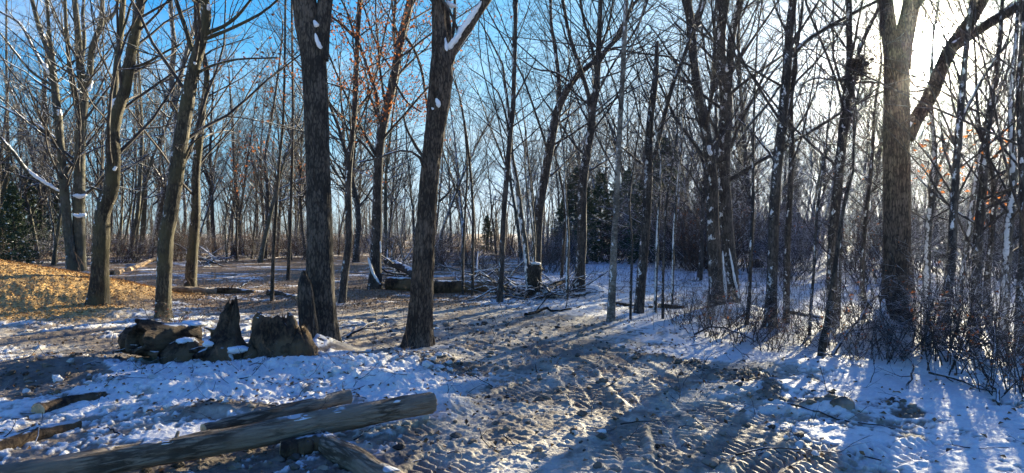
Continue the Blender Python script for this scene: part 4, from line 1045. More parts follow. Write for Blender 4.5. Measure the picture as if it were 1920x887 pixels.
CL = ['behind the pale edge trunk', 'left of the beech', 'just behind the beech', 'at the extreme edge of the woods', 'lowest of those behind the chip mound', 'with pointed top left of the grey maple', 'right of the grey maple', 'between the maple and the snapped trunk',
      'tallest, with its tip by the snapped trunk', 'right of the snapped trunk', 'left of the two stout stems', 'small and close behind the grey maple', 'small, at the foot of the snapped trunk', 'small and alone far off beyond the fallen logs', 'far off between maple and snapped trunk',
      'behind the two stout stems', 'small, right of the leaning tree', 'far off behind the big oak', 'behind the tall trunk', 'behind the burled tree', 'in the right hand thicket', 'right of the double trunk']
for (px, py, Y, k), lb in zip(spots, CL):
    o = con[k] if k not in cused else copy_tree(con[k]); cused.add(k)
    p = at(px, py, Y); hh = p[2] / (7.0 if k == 0 else 9.0)
    o.location = (p[0], Y, height(p[0], Y)); o.scale = (hh * rng.uniform(0.9, 1.2), hh * 1.05, hh); o.rotation_euler.z = rng.uniform(0, 6)
    o['label'] = 'dark evergreen ' + lb; o['group'] = 'evergreens among the bare trees'

# ------------------------------------------------------------------ shrubs
def make_shrub(seed, H, n_, tw, leaf=0, mat_l='dead_leaf', arch=0.0, spread=0.5):
    r = np.random.default_rng(seed)
    root = empty('shrub', (0, 0, 0), 'shrub', 'shrub')
    d = r.normal(size=(n_, 3)) * spread; d[:, 2] = 1
    P, R = grow(r, r.normal(size=(n_, 3)) * np.array([0.25, 0.25, 0]) + np.array([0, 0, -0.05]), d, H * r.uniform(0.5, 1.2, n_), r.uniform(0.006, 0.014, n_), 7, 0.13, 0.02 - arch, 0.35)
    P1, R1 = kids(r, P, R, 6, 0.2, 1, (0.4, 1.0), 0.45, 0.6, 5, 0.16, 0.03 - arch, rmin=0.004)
    P2, R2 = kids(r, P1, R1, 4, 0.2, 1, (0.4, 1.0), 0.5, 0.7, 3, 0.16, 0.02, rmin=0.0035)
    link('stems', mesh_from('stems', tubes(P, R, 4) + tubes(P1, R1, 3) + tubes(P2, R2, 3)), M[tw], root)
    if leaf:
        Q = P2.reshape(-1, 3); V, Fq = leaf_quads(r, Q[r.integers(0, len(Q), leaf)] + r.normal(size=(leaf, 3)) * 0.02, 0.05)
        lo = link('leaves', mesh_from('leaves', [(V, Fq)], smooth=False), M[mat_l], root); lo['kind'] = 'stuff'
    return root
shr = [make_shrub(501, 2.4, 26, 'twig_snowy'), make_shrub(502, 1.7, 30, 'twig_red', 60), make_shrub(503, 3.0, 24, 'twig_snowy', 0, arch=0.04), make_shrub(504, 1.2, 24, 'twig', 50), make_shrub(505, 2.0, 22, 'twig_snowy', 40, 'orange_leaf', arch=0.06, spread=0.8)]
SK = ['snow dusted grey', 'rusty brown', 'tall arching snowy', 'low dark', 'spreading orange leaved']
su = set()
def place_shrub(x, y, k, sc, lb=None):
    o = shr[k] if k not in su else copy_tree(shr[k]); su.add(k)
    o.location = (x, y, height(x, y)); o.scale = (sc, sc, sc); o.rotation_euler.z = rng.uniform(0, 6.28)
    az = math.degrees(math.atan2(x, y)); d = math.hypot(x, y)
    where = ('behind the chip mound', 'behind the two mossy trunks', 'behind the two big trunks', 'round the fallen logs', 'below the evergreens', 'behind the two stout stems', 'in the right hand thicket')[min(6, max(0, int((az + 38) / 11)))]
    o['label'] = lb or f"{SK[k]} shrub, {'near' if d < 22 else ('mid distance' if d < 38 else 'far off')}, {where}"
    o['group'] = 'leafless shrubs under the trees'
ns = 0
while ns < 276:
    az = rng.uniform(-40, 41); rt = float(sstep(6, 24, az)); dmin = 38 * (1 - rt) + 15 * rt
    if -12 < az < 6: dmin = 26
    d = dmin + (75 - dmin) * rng.random() ** 1.4
    x = d * math.sin(math.radians(az)); y = d * math.cos(math.radians(az))
    if az > 10 and d < 21 and shades_opening(x, y): continue
    big = az > 8 and d > 25
    place_shrub(x, y, int(rng.choice([0, 1, 2, 2, 0, 4])) if az > 5 else int(rng.choice([0, 1, 1, 2, 3])), rng.uniform(1.3, 2.0) if big else rng.uniform(0.7, 1.25)); ns += 1
for px, py, k, sc, lb in [(1390, 640, 3, 0.75, 'low bramble with crossing stems at the edge of the churned track'), (1330, 630, 3, 0.6, 'small dark bramble left of the crossing bramble, by the dirt ridge'),
                      (1450, 655, 1, 0.35, 'tiny rusty shrub in the snow before the tall trunk'), (1600, 680, 4, 0.5, 'twiggy bush before the double trunk drift'), (1800, 680, 4, 0.75, 'arching tangle under the right thicket, left of the pair'),
                      (1880, 700, 2, 0.5, 'arching tangle at the edge of the right thicket'), (1850, 665, 0, 0.7, 'snow dusted bush among the dark thicket trunks'), (1740, 670, 3, 0.9, 'dark tangle at the foot of the leaning thicket tree'),
                      (1660, 690, 3, 0.5, 'fine dark twigs sticking out of the snow drift'), (1905, 745, 3, 0.6, 'low dark twigs in the snow at the near edge of the thicket'), (330, 640, 3, 0.5, 'fine twigs rising behind the upturned stumps'),
                      (1555, 650, 2, 0.5, 'arching snowy shrub between the leaning sapling and the drift'), (1620, 655, 3, 0.8, 'dark tangled shrub on the left shoulder of the drift'), (1715, 685, 4, 0.55, 'spreading tangle just right of the drift foot'),
                      (1775, 700, 3, 0.8, 'low dark tangle beside the dark fallen branch'), 
                      (1500, 640, 3, 0.5, 'small dark shrub in the snow right of the slim trunk'), 
                      (1330, 600, 0, 0.45, 'snow dusted bush in front of the left stout stem'), (1420, 615, 0, 0.45, 'snow dusted bush left of the tall trunk'), (1280, 610, 1, 0.45, 'rusty low bush between the slim stems and the bramble')]:
    g = G(px, py); place_shrub(g[0], g[1], k, sc, lb)

# ------------------------------------------------------------------ logs, stumps, sticks
def log(name, label, a, b, ra, rb, mat='log_bark', end='cut_wood', bend=0.03, seed=0, sides=28, cat='log', group='logs and broken wood on the ground', za=None, zb=None, stubs=0, furrow=0.006, snow=0, parent=None):
    """a and b are ground points (x, y); za, zb lift the axis"""
    r = np.random.default_rng(seed + 900)
    A = np.array([a[0], a[1], (height(*a) if za is None else 0) + (ra * 0.8 if za is None else za)]); B = np.array([b[0], b[1], (height(*b) if zb is None else 0) + (rb * 0.8 if zb is None else zb)])
    mid = (A + B) / 2; L = np.linalg.norm(B - A)
    q = Vector(B - A).to_track_quat('X', 'Z')
    root = empty(name, tuple(mid), label, cat, group)
    root.rotation_mode = 'QUATERNION'; root.rotation_quaternion = q
    m = max(16, int(L / 0.035)); t = np.linspace(0, 1, m)
    C = np.stack([(t - 0.5) * L, bend * L * (np.sin(t * 3.1) - 0.6) + 0.01 * np.sin(t * 17 + seed), bend * 0.35 * L * (np.sin(t * 4.3 + seed) - 0.5), ra + (rb - ra) * t], -1)
    a_ = np.arange(sides) * 2 * math.pi / sides; aa, tt = np.meshgrid(a_, t * L)
    R = np.repeat(C[:, 3][:, None], sides, 1) * (1 + 0.24 * (vnoise3(np.cos(aa) * 1.3 + seed, np.sin(aa) * 1.3, tt * 2.2, seed) - 0.5) + 0.10 * (vnoise3(np.cos(aa) * 3 + seed, np.sin(aa) * 3, tt * 8, seed + 1) - 0.5)) + furrow * (1 - np.abs(2 * vnoise3(np.cos(aa) * 6 + seed, np.sin(aa) * 6, tt * 2.0, seed + 3) - 1)) * 1.3
    R = R + 0.6 * furrow * vnoise3(np.cos(aa) * 12, np.sin(aa) * 12, tt * 20, seed + 4)
    V, Fq = tubes(C[None, :, :3], R[None], sides)[0]
    link('bark', mesh_from('bark', [(V, Fq)]), M[mat], root)
    for e in (0, 1):
        ring = V[:sides] if e == 0 else V[-sides:]
        c = ring.mean(0); dirx = -1 if e == 0 else 1
        rings = [ring]
        for f_ in (0.93, 0.6, 0.3):
            rr_ = c + (ring - c) * f_; rr_[:, 0] += dirx * (0.004 + 0.35 * furrow * r.normal(size=sides)); rings.append(rr_)
        VV = np.vstack(rings + [c[None] + np.array([[dirx * 0.004, 0, 0]])])
        k = np.arange(sides); k2 = (k + 1) % sides; fs = []
        for j in range(3): fs.append(np.stack([j * sides + k, j * sides + k2, (j + 1) * sides + k2, (j + 1) * sides + k], -1))
        link('cut_end', mesh_from('cut_end', [(VV[:4 * sides], np.concatenate(fs)), _cap(VV, np.stack([3 * sides + k, 3 * sides + k2, np.full(sides, 4 * sides)], -1))], smooth=False), M[end], root)
    for i in range(stubs):
        x0 = r.uniform(-0.4, 0.45) * L; an = r.uniform(0.3, 2.8)
        P, Rr = grow(r, np.array([[x0, 0, 0]]), np.array([[0.5, math.cos(an), math.sin(an)]]), np.array([ra * r.uniform(1.6, 3)]), np.array([ra * 0.28]), 5, 0.1, 0, 0.6)
        link('branch_stub', mesh_from('branch_stub', tubes(P, Rr, 8)), M[mat], root)
    for i in range(snow):
        x0 = (r.random() - 0.5) * 0.85 * L; rr = ra + (rb - ra) * (x0 / L + 0.5)
        iy = np.interp(x0, C[:, 0], C[:, 1]); iz = np.interp(x0, C[:, 0], C[:, 2])
        o = snow_blob('snow_patch', root, (0, 0, 0), rr * r.uniform(0.35, 0.6), seed * 7 + i, 0.28)
        o.location = (x0, iy - rr * r.uniform(-0.1, 0.35), iz + rr * 0.92); o.scale = (r.uniform(1.6, 3.4), 1, 1)
    return root

def log_px(name, label, p1, p2, w1, w2, **kw):
    """p1, p2: pixels where the log's ends touch the ground (or height kw za/zb given)"""
    a = G(*p1); b = G(*p2)
    return log(name, label, a, b, w1 * a[1] / F / 2, w2 * b[1] / F / 2, **kw)

log_px('long_log', 'long weathered log with snow patches lying across the near left ground', (-60, 958), (808, 790), 42, 34, seed=3, snow=12, stubs=3, bend=0.012, furrow=0.012, za=0.16, zb=0.16, sides=40)
log_px('log', 'thinner dark log with cut end lying just behind the long log', (380, 830), (655, 768), 20, 23, seed=5, bend=0.004, za=0.10, zb=0.12)
log_px('log', 'grey log running toward the viewer from under the long log', (598, 838), (790, 960), 34, 46, seed=7, za=0.05, zb=0.08, snow=1, bend=0.01)
log_px('log', 'short dark log stub in shade under the long log', (527, 858), (612, 842), 34, 34, seed=9, za=0.05, zb=0.06, mat='rotten')
log_px('log', 'brown rotten log poking in at the near left corner', (-60, 868), (145, 800), 26, 16, seed=11, mat='rotten', za=0.05, zb=0.02, snow=2)
log_px('log', 'half buried dark log in dirty snow above the corner log', (70, 776), (212, 742), 26, 20, seed=13, mat='rotten', za=0.03, zb=0.02)
log_px('fallen_trunk', 'big dark fallen trunk lying in the middle distance left of the furrowed tree', (728, 543), (800, 545), 26, 28, seed=15, mat='rotten', snow=3)
log_px('fallen_trunk', 'big dark fallen trunk lying in the middle distance right of the furrowed tree', (800, 548), (932, 545), 28, 22, seed=16, mat='rotten', snow=4)
log_px('fallen_trunk', 'snow topped broken slab leaning over the fallen trunk', (730, 532), (788, 548), 13, 15, seed=17, mat='bark_dark', za=0.75, zb=0.35, snow=3)
log_px('log', 'dark log behind the rotten stump', (925, 550), (1030, 548), 14, 11, seed=18, mat='rotten', snow=2)
log_px('log', 'snow covered log rising right of the rotten stump', (1010, 556), (1060, 545), 12, 9, seed=19, mat='rotten', snow=2, zb=0.35)
log_px('log', 'freshly cut orange log on the brown litter behind the mossy trunks', (213, 518), (262, 502), 10, 10, seed=21, mat='pale_bark')
log_px('log', 'second freshly cut orange log, propped up to the right', (232, 512), (301, 494), 10, 5, seed=22, mat='pale_bark', zb=0.35)
log_px('log', 'short dark log end left of the cut orange logs', (200, 517), (212, 516), 10, 10, seed=23, mat='rotten')
log_px('log', 'long mossy log lying low behind the leaning mossy trunk', (312, 551), (405, 546), 11, 9, seed=24, mat='log_bark')
log_px('log', 'dark crooked log in the litter left of the thin pole', (388, 546), (478, 545), 10, 8, seed=25, mat='rotten', bend=0.06, stubs=3)
log_px('log', 'dark log end in the litter between the thin pole and the hollow stump', (505, 551), (560, 562), 10, 8, seed=26, mat='rotten')
log_px('log', 'small dark log in the snow right of the slim stems', (1236, 580), (1279, 578), 11, 9, seed=27, mat='rotten')
log_px('log', 'dark log lying between the slim stems in the snow', (1150, 574), (1225, 580), 7, 6, seed=28, mat='rotten')
log_px('log', 'dead log in the snow behind the burled tree', (1485, 590), (1540, 600), 9, 7, seed=29, mat='rotten', snow=1)

def stick(label, pl, w, mat='twig', z0=0.02, k=4, seed=0, name='stick', arch=0.0, cat='stick'):
    r = np.random.default_rng(seed + 700)
    g = np.array([G(*q) for q in pl]); c = g.mean(0); gz = height(*c)
    P = np.array([[p[0] - c[0], p[1] - c[1], height(*p) - gz + z0 + arch * math.sin(math.pi * i / (len(g) - 1))] for i, p in enumerate(g)])
    P = catmull(P, 14); P = P + r.normal(size=P.shape) * w * c[1] / F * 0.25
    R = np.linspace(1, 0.35, 14) * w * c[1] / F / 2
    root = empty(name, (c[0], c[1], gz), label, cat, 'fallen sticks on the snow')
    link('stem', mesh_from('stem', tubes(P[None], R[None], 7)), M[mat], root)
    if k:
        P1, R1 = kids(r, P[None], R[None], k, 0.15, 0.95, (0.4, 0.9), 0.4, 0.55, 6, 0.12, 0.04, rmin=0.003)
        P2, R2 = kids(r, P1, R1, 3, 0.2, 1, (0.4, 0.9), 0.5, 0.6, 4, 0.12, 0.03, rmin=0.0025)
        link('side_twigs', mesh_from('side_twigs', tubes(P1, R1, 4) + tubes(P2, R2, 3)), M[mat], root)
    return root
stick('black crooked branch lying on the snow right of the rotten stump', [(985, 600), (1012, 592), (1030, 590), (1055, 590), (1090, 584)], 8, 'bark_dark', k=2, seed=1, z0=0.05)
stick('thin branch slanting up from the dark crooked log', [(425, 545), (450, 535), (478, 520)], 5, 'bark_dark', k=1, seed=2)
stick('long thin stick on the snow beside the dirt clump', [(1470, 762), (1520, 778), (1580, 793), (1640, 802), (1695, 810)], 5, k=2, seed=3)
stick('bent twig on the sandy snow near the lower right', [(1380, 858), (1440, 846), (1500, 848), (1580, 856)], 4, k=2, seed=4)
stick('dark branch lying in the snow under the right thicket', [(1740, 712), (1790, 722), (1830, 734), (1872, 748)], 6, 'bark_dark', k=3, seed=5, z0=0.06)
stick('arched bare branch rising beside the snow drift', [(1560, 665), (1600, 652), (1650, 646), (1700, 656), (1760, 668)], 7, 'bark_dark', k=7, seed=6, arch=0.32)
stick('second arched branch tangled in the right thicket', [(1690, 690), (1760, 676), (1830, 690), (1900, 700)], 6, 'bark_dark', k=7, seed=7, arch=0.30)
stick('long dark stem bent low over the snow at the thicket foot', [(1880, 770), (1840, 715), (1790, 690), (1740, 672)], 6, 'bark_dark', k=6, seed=8, arch=0.15)
stick('twig lying in the snow bank before the furrowed trunk', [(700, 700), (730, 690), (765, 684)], 3, k=2, seed=9)
stick('twig in the snow bank under the pointed stump', [(430, 735), (455, 712), (490, 700)], 3, k=2, seed=10)
stick('short twig in the snow bank left of the oak', [(470, 720), (500, 728), (520, 730)], 5, k=1, seed=11)
stick('thin twig crossing the sand below the long log', [(665, 830), (690, 812), (720, 796)], 3, k=1, seed=12)
stick('dark twig in churned sand near the centre', [(1165, 800), (1200, 795), (1250, 793)], 3, k=1, seed=13)
stick('forked twig on the track near the centre bottom', [(945, 822), (960, 835), (975, 846)], 4, k=1, seed=14)
stick('curved dark twig in dirty snow above the long log', [(185, 805), (215, 812), (240, 826)], 5, k=0, seed=15)
stick('low branch lying right of the oak foot', [(650, 640), (690, 628), (715, 612)], 5, k=4, seed=16, arch=0.1)
stick('bare arched branch in front of the tall trunk', [(1300, 628), (1340, 640), (1385, 652), (1420, 640)], 4, k=6, seed=17, arch=0.25)
stick('curved twig standing from the snow left of the thicket', [(1700, 735), (1712, 715), (1705, 695), (1690, 690)], 4, k=2, seed=18, arch=0.12)
stick('thin stick lying on the snow below the bramble', [(1390, 730), (1420, 715), (1445, 712), (1470, 716)], 5, k=2, seed=19)

# brush heaps beside the rotten stump
def brush_pile(label, px, py, wpx, n_, seed, hh=0.5):
    r = np.random.default_rng(seed); g = G(px, py); w = wpx * g[1] / F / 2
    root = empty('brush_pile', (g[0], g[1], height(*g)), label, 'brush pile', 'heaps of cut branches')
    p0 = r.normal(size=(n_, 3)) * np.array([w * 0.55, w * 0.35, 0]); p0[:, 2] = np.abs(r.normal(size=n_)) * hh * 0.4
    d = r.normal(size=(n_, 3)); d[:, 2] = r.normal(size=n_) * 0.25 + 0.12
    P, R = grow(r, p0, d, r.uniform(0.5, 1.8, n_), r.uniform(0.012, 0.045, n_), 7, 0.12, -0.02, 0.35)
    P[:, :, 2] = np.maximum(P[:, :, 2], -0.02)
    link('branches', mesh_from('branches', tubes(P, R, 6)), M['bark_snowy'], root)
    P1, R1 = kids(r, P, R, 4, 0.2, 1, (0.4, 1), 0.5, 0.5, 5, 0.15, 0.02, rmin=0.005)
    link('twigs', mesh_from('twigs', tubes(P1, R1, 3)), M['twig_snowy'], root, kind='stuff')
brush_pile('heap of snowy cut branches left of the dark rotten stump', 960, 556, 60, 40, 1)
brush_pile('heap of snowy cut branches right of the dark rotten stump', 1040, 560, 60, 40, 2)
brush_pile('heap of branches on top of the fallen trunk', 900, 540, 60, 24, 3, 0.7)
brush_pile('tangle of branches left of the slim leafy trunk by the fallen trunk', 745, 534, 50, 24, 4, 0.6)
brush_pile('low heap of branches in the litter behind the slim mossy trunk', 395, 500, 40, 26, 5, 0.9)
brush_pile('low heap of branches far left behind the cut orange logs', 260, 492, 60, 18, 6, 0.4)

# ---- stumps
def rough_body(name, prof, sides, seed, mat, parent, hollow=None, jag=0.0, amp=0.12, open_top=False, sx=1.0, sy=1.0, lean=(0, 0)):
    """lathe-like body with noise: prof list of (z, r)"""
    prof = np.array(prof, float); sides = int(sides * 1.8); zs = np.linspace(0, 1, 60); m = len(zs)
    tz = np.linspace(0, 1, len(prof)); z = np.interp(zs, tz, prof[:, 0]); rr = np.interp(zs, tz, prof[:, 1])
    a = np.arange(sides) * 2 * math.pi / sides; aa, zz = np.meshgrid(a, z)
    R = rr[:, None] * (1 + amp * 4 * (vnoise3(np.cos(aa) * 1.4 + seed, np.sin(aa) * 1.4, zz * 3, seed) - 0.5)) + amp * 0.8 * rr.max() * (1 - np.abs(2 * vnoise3(np.cos(aa) * 4 + seed, np.sin(aa) * 4, zz * 4, seed + 2) - 1)) + amp * 0.5 * rr.max() * (vnoise3(np.cos(aa) * 9 + seed, np.sin(aa) * 9, zz * 9, seed + 3) - 0.5) + amp * 0.18 * rr.max() * (vnoise3(np.cos(aa) * 19 + seed, np.sin(aa) * 19, zz * 24, seed + 4) - 0.5)
    if jag: zz = zz + (zz > z[-1] * 0.6) * jag * (vnoise3(np.cos(aa) * 2.5 + seed, np.sin(aa) * 2.5, aa * 0, seed + 6) * 1.2 + vnoise3(np.cos(aa) * 7 + seed, np.sin(aa) * 7, aa * 0, seed + 7) * 0.4 - 0.8) * 2 * ((zz - z[-1] * 0.6) / (z[-1] * 0.4 + 1e-6))
    X = R * np.cos(aa) * sx + lean[0] * zz; Y = R * np.sin(aa) * sy + lean[1] * zz
    V = np.stack([X, Y, zz], -1).reshape(-1, 3)
    i = np.arange(m - 1)[:, None]; k = np.arange(sides)[None]; k2 = (k + 1) % sides
    q = np.stack([i * sides + k, i * sides + k2, (i + 1) * sides + k2, (i + 1) * sides + k], -1).reshape(-1, 4)
    parts = [(V, q)]
    if hollow:
        t = V.reshape(m, sides, 3); top = t[-1]; c = top.mean(0)
        rings = [top]
        for f_, dz in ((0.82, 0.0), (0.72, -hollow * 0.5), (0.5, -hollow), (0.05, -hollow * 1.05)):
            q2 = c + (top - c) * f_; q2[:, 2] = top[:, 2] + dz; rings.append(q2)
        VV = np.vstack(rings); j = np.arange(4)[:, None]
        qq = np.stack([j * sides + k, j * sides + k2, (j + 1) * sides + k2, (j + 1) * sides + k], -1).reshape(-1, 4)
        parts.append((VV, qq))
    return link(name, mesh_from(name, parts), M[mat], parent)

def splinters(parent, c, rad, z, n_, seed, L=0.12, w=0.012, mat='rotten', lean=(0, 0, 1)):
    """torn fibres standing up round a broken rim"""
    r = np.random.default_rng(seed); a = r.uniform(0, 6.283, n_)
    p = np.stack([c[0] + rad[0] * np.cos(a), c[1] + rad[1] * np.sin(a), z + r.normal(size=n_) * 0.02 - 0.04], -1)
    d = np.tile(np.array([lean], float), (n_, 1)) + r.normal(size=(n_, 3)) * 0.16
    P, R = grow(r, p, d, L * r.uniform(0.4, 1.3, n_), w * r.uniform(0.5, 1.6, n_), 4, 0.06, 0.0, 0.08)
    link('splinters', mesh_from('splinters', tubes(P, R, 4), smooth=False), M[mat], parent, kind='stuff')
g = G(298, 682)
s1 = empty('hollow_stump', (g[0], g[1], height(*g)), 'uprooted hollow log end lying open toward the viewer, leftmost of the upturned stumps', 'stump', 'rotten stumps by the big trunks')
b = rough_body('trunk', [(-0.1, 0.26), (0.35, 0.24), (0.8, 0.22)], 30, 3, 'rotten', s1, hollow=0.55, jag=0.06, amp=0.10)
b.rotation_euler = (math.radians(80), 0, math.radians(-32)); b.location = (0.18, 0.45, 0.22)
b = rough_body('root_lump', [(-0.1, 0.22), (0.12, 0.24), (0.26, 0.15), (0.34, 0.03)], 26, 5, 'rotten', s1, amp=0.2, sx=1.2); b.location = (0.42, 0.0, 0.0)
b = rough_body('trunk_side', [(-0.1, 0.24), (0.4, 0.22), (0.7, 0.16), (0.78, 0.03)], 26, 6, 'rotten', s1, amp=0.12); b.rotation_euler = (math.radians(84), 0, math.radians(-75)); b.location = (0.05, 0.35, 0.2)
snow_blob('snow_cap', s1, (0.25, 0.55, 0.45), 0.22, 4, 0.22); snow_blob('snow_cap', s1, (0.44, -0.05, 0.30), 0.13, 6, 0.3)
for i, (dx, dy, dz) in enumerate([(-0.25, 0.05, 0.05), (0.1, -0.2, 0.02)]):
    P, R = grow(np.random.default_rng(i), np.array([[dx, dy, dz + 0.1]]), np.array([[-1, -0.4, 0.1]]), np.array([0.4]), np.array([0.05]), 7, 0.2, -0.05, 0.2)
    link('root', mesh_from('root', tubes(P, R, 9)), M['rotten'], s1)

s1.scale = (0.8, 0.8, 0.84)
g = G(420, 684)
s2 = empty('pointed_stump', (g[0], g[1], height(*g)), 'upturned stump with a tall dark pointed snag, middle of the upturned stumps', 'stump', 'rotten stumps by the big trunks')
rough_body('trunk', [(-0.1, 0.36), (0.12, 0.33), (0.24, 0.22), (0.36, 0.13), (0.50, 0.095), (0.68, 0.075), (0.84, 0.02)], 34, 8, 'rotten', s2, amp=0.17, jag=0.08, lean=(0.10, 0.1), sx=1.05)
for i, (d, L, w) in enumerate([((1, -0.2, 0.10), 0.75, 0.11), ((0.8, 0.5, 0.12), 0.6, 0.08), ((-1, -0.1, 0.25), 0.35, 0.09), ((0.6, -0.8, -0.02), 0.5, 0.09), ((-0.5, -0.8, 0.02), 0.45, 0.10)]):
    P, R = grow(np.random.default_rng(40 + i), np.array([[d[0] * 0.1, d[1] * 0.1, 0.16]]), np.array([d]), np.array([L]), np.array([w]), 9, 0.10, -0.07, 0.25)
    link('root', mesh_from('root', tubes(P, R, 12)), M['rotten'], s2)
P, R = grow(np.random.default_rng(50), np.array([[-0.1, 0, 0.42]]), np.array([[-1.0, 0, 0.12]]), np.array([0.2]), np.array([0.045]), 5, 0.1, 0.05, 0.1)
link('broken_stub', mesh_from('broken_stub', tubes(P, R, 8)), M['rotten'], s2)
P, R = grow(np.random.default_rng(51), np.array([[0.05, 0.1, 0.35]]), np.array([[0.6, 0.1, -0.45]]), np.array([0.55]), np.array([0.06]), 8, 0.12, -0.02, 0.3)
link('root', mesh_from('root', tubes(P, R, 10)), M['rotten'], s2)
splinters(s2, (0.075, 0.07), (0.05, 0.05), 0.74, 16, 73, 0.12, 0.008)
splinters(s2, (-0.02, 0.03), (0.16, 0.14), 0.38, 24, 74, 0.12, lean=(0.1, 0, 1))
snow_blob('snow_patch', s2, (0.28, -0.2, 0.2), 0.14, 8, 0.35); snow_blob('snow_patch', s2, (-0.12, -0.22, 0.28), 0.07, 9, 0.6); snow_blob('snow_patch', s2, (0.5, -0.05, 0.14), 0.12, 10, 0.25)

s2.scale = (0.86, 0.86, 0.84)
g = G(529, 684)
s3 = empty('hollow_stump', (g[0], g[1], height(*g)), 'black hollowed stump with a curled lip touching the foot of the big dark trunk', 'stump', 'rotten stumps by the big trunks')
rough_body('trunk', [(-0.15, 0.40), (0.08, 0.37), (0.22, 0.31), (0.36, 0.27), (0.46, 0.25), (0.54, 0.19)], 44, 11, 'rotten', s3, hollow=0.3, jag=0.09, amp=0.2, sy=0.7, lean=(-0.22, 0.0))
b = rough_body('root_lump', [(-0.1, 0.26), (0.12, 0.25), (0.26, 0.17), (0.36, 0.03)], 26, 15, 'rotten', s3, amp=0.26, jag=0.1); b.location = (0.26, -0.02, 0.0)
b = rough_body('root_lump', [(-0.1, 0.2), (0.05, 0.2), (0.14, 0.12), (0.2, 0.02)], 26, 17, 'rotten', s3, amp=0.3, jag=0.1); b.location = (-0.38, -0.12, 0.0)
splinters(s3, (-0.1, 0), (0.25, 0.17), 0.5, 40, 71, 0.13)
splinters(s3, (0.26, 0), (0.12, 0.12), 0.3, 18, 72, 0.16)
P, R = grow(np.random.default_rng(60), np.array([[-0.24, -0.05, 0.36]]), np.array([[-0.4, -0.1, 0.9]]), np.array([0.26]), np.array([0.085]), 6, 0.1, -0.15, 0.6)
link('curled_lip', mesh_from('curled_lip', tubes(P, R, 12)), M['rotten'], s3)
snow_blob('snow_patch', s3, (-0.30, -0.05, 0.55), 0.07, 12, 0.5)
s3.scale = (0.78, 0.8, 0.88)
g = G(578, 668)
s4 = empty('broken_stub', (g[0], g[1] + 0.05, height(*g)), 'pointed broken stub standing tight against the left side of the big dark trunk', 'stump', 'rotten stumps by the big trunks')
rough_body('trunk', [(-0.1, 0.12), (0.3, 0.10), (0.6, 0.085), (0.72, 0.07), (0.86, 0.012)], 22, 14, 'bark_dark', s4, amp=0.10, jag=0.06, lean=(-0.08, 0.0))
splinters(s4, (-0.06, 0), (0.06, 0.06), 0.68, 22, 75, 0.15, 0.009, 'bark_dark')
g = G(1004, 560)
s5 = empty('rotten_stump', (g[0] - 0.02, g[1], height(*g)), 'tall black rotten stump with a cap of snow in the middle distance', 'stump', 'rotten stumps by the big trunks')
rough_body('trunk', [(-0.1, 0.24), (0.3, 0.12), (0.6, 0.14), (0.85, 0.19), (0.98, 0.11), (1.03, 0.03)], 28, 16, 'bark_dark', s5, amp=0.22, jag=0.05, sx=0.95)
snow_blob('snow_cap', s5, (0.03, -0.05, 1.0), 0.13, 17, 0.3); snow_blob('snow_cap', s5, (-0.12, -0.08, 0.8), 0.05, 18, 0.5)
s5.scale = (0.85, 0.85, 0.85)
g = G(302, 612)
s6 = empty('cut_stump', (g[0], g[1] - 0.1, height(*g)), 'low brown earthy stump at the foot of the leaning mossy trunk', 'stump', 'rotten stumps by the big trunks')
rough_body('trunk', [(-0.05, 0.24), (0.04, 0.20), (0.09, 0.12), (0.11, 0.02)], 22, 19, 'log_bark', s6, amp=0.15)

# ------------------------------------------------------------------ snow clods, dirt clods, litter, twigs: nobody could count them
def scatter(n_, fn, seed, box):
    r = np.random.default_rng(seed); x = r.uniform(box[0], box[1], n_ * 6); y = r.uniform(box[2], box[3], n_ * 6)
    w = fn(x, y); keep = r.random(len(x)) < w; x = x[keep][:n_]; y = y[keep][:n_]
    mk = masks(x, y); h, *_r = detail(x, y, mk); z = macro(x, y) + h
    return np.stack([x, y, z], -1), r
Pn, r_ = scatter(1700, lambda x, y: (np.clip(masks(x, y)[2], 0, 1) * 0.9 + 0.02) * sstep(0.4, 0.6, fbm2(x * 1.8, y * 1.8, 3, 44)), 31, (-5.5, 3, 4.6, 12))
V, Fc = lumps(r_, Pn + np.array([0, 0, 0.012]), 0.007 + 0.05 * r_.random(len(Pn)) ** 4, 0.75)
link('snow_clods', mesh_from('snow_clods', [(V, Fc)], smooth=False), M['snow_clod'], kind='stuff', label='broken lumps of snow over the ploughed bank')
def wm(x, y):
    m_ = masks(x, y); return np.clip(m_[4] * 1.0 + m_[3] * 0.55 + m_[1] * 0.16, 0, 1)
Pn, r_ = scatter(2600, wm, 32, (-5.5, 5.5, 4.2, 12))
V, Fc = lumps(r_, Pn + np.array([0, 0, 0.008]), 0.008 + 0.04 * r_.random(len(Pn)) ** 3, 0.7)
link('dirt_clods', mesh_from('dirt_clods', [(V, Fc)], smooth=False), M['mud_clod'], kind='stuff', label='dark clods of earth along the ridge and in the mud')
Pn, r_ = scatter(12000, lambda x, y: 0.14 + 0.25 * masks(x, y)[2] + 0.9 * masks(x, y)[6] * sstep(26, 12, y) + 0.5 * masks(x, y)[4] + 0.25 * blob(x, y, 860, 690, 70, 22), 33, (-13, 8, 4.4, 26))
V, Fq = leaf_quads(r_, Pn + np.array([0, 0, 0.025]), 0.042, 2.2)
link('leaf_litter', mesh_from('leaf_litter', [(V, Fq)], smooth=False), M['litter_leaf'], kind='stuff', label='dead brown leaves lying on snow and mud')
Pn, r_ = scatter(14000, lambda x, y: masks(x, y)[5] * 0.9, 34, (-17, -6, 10.5, 20))
V, Fq = leaf_quads(r_, Pn + np.array([0, 0, 0.012]), 0.042, 2.4)
link('wood_chips', mesh_from('wood_chips', [(V, Fq)], smooth=False), M['wood_chip'], kind='stuff', label='orange wood chips covering the mound on the left')
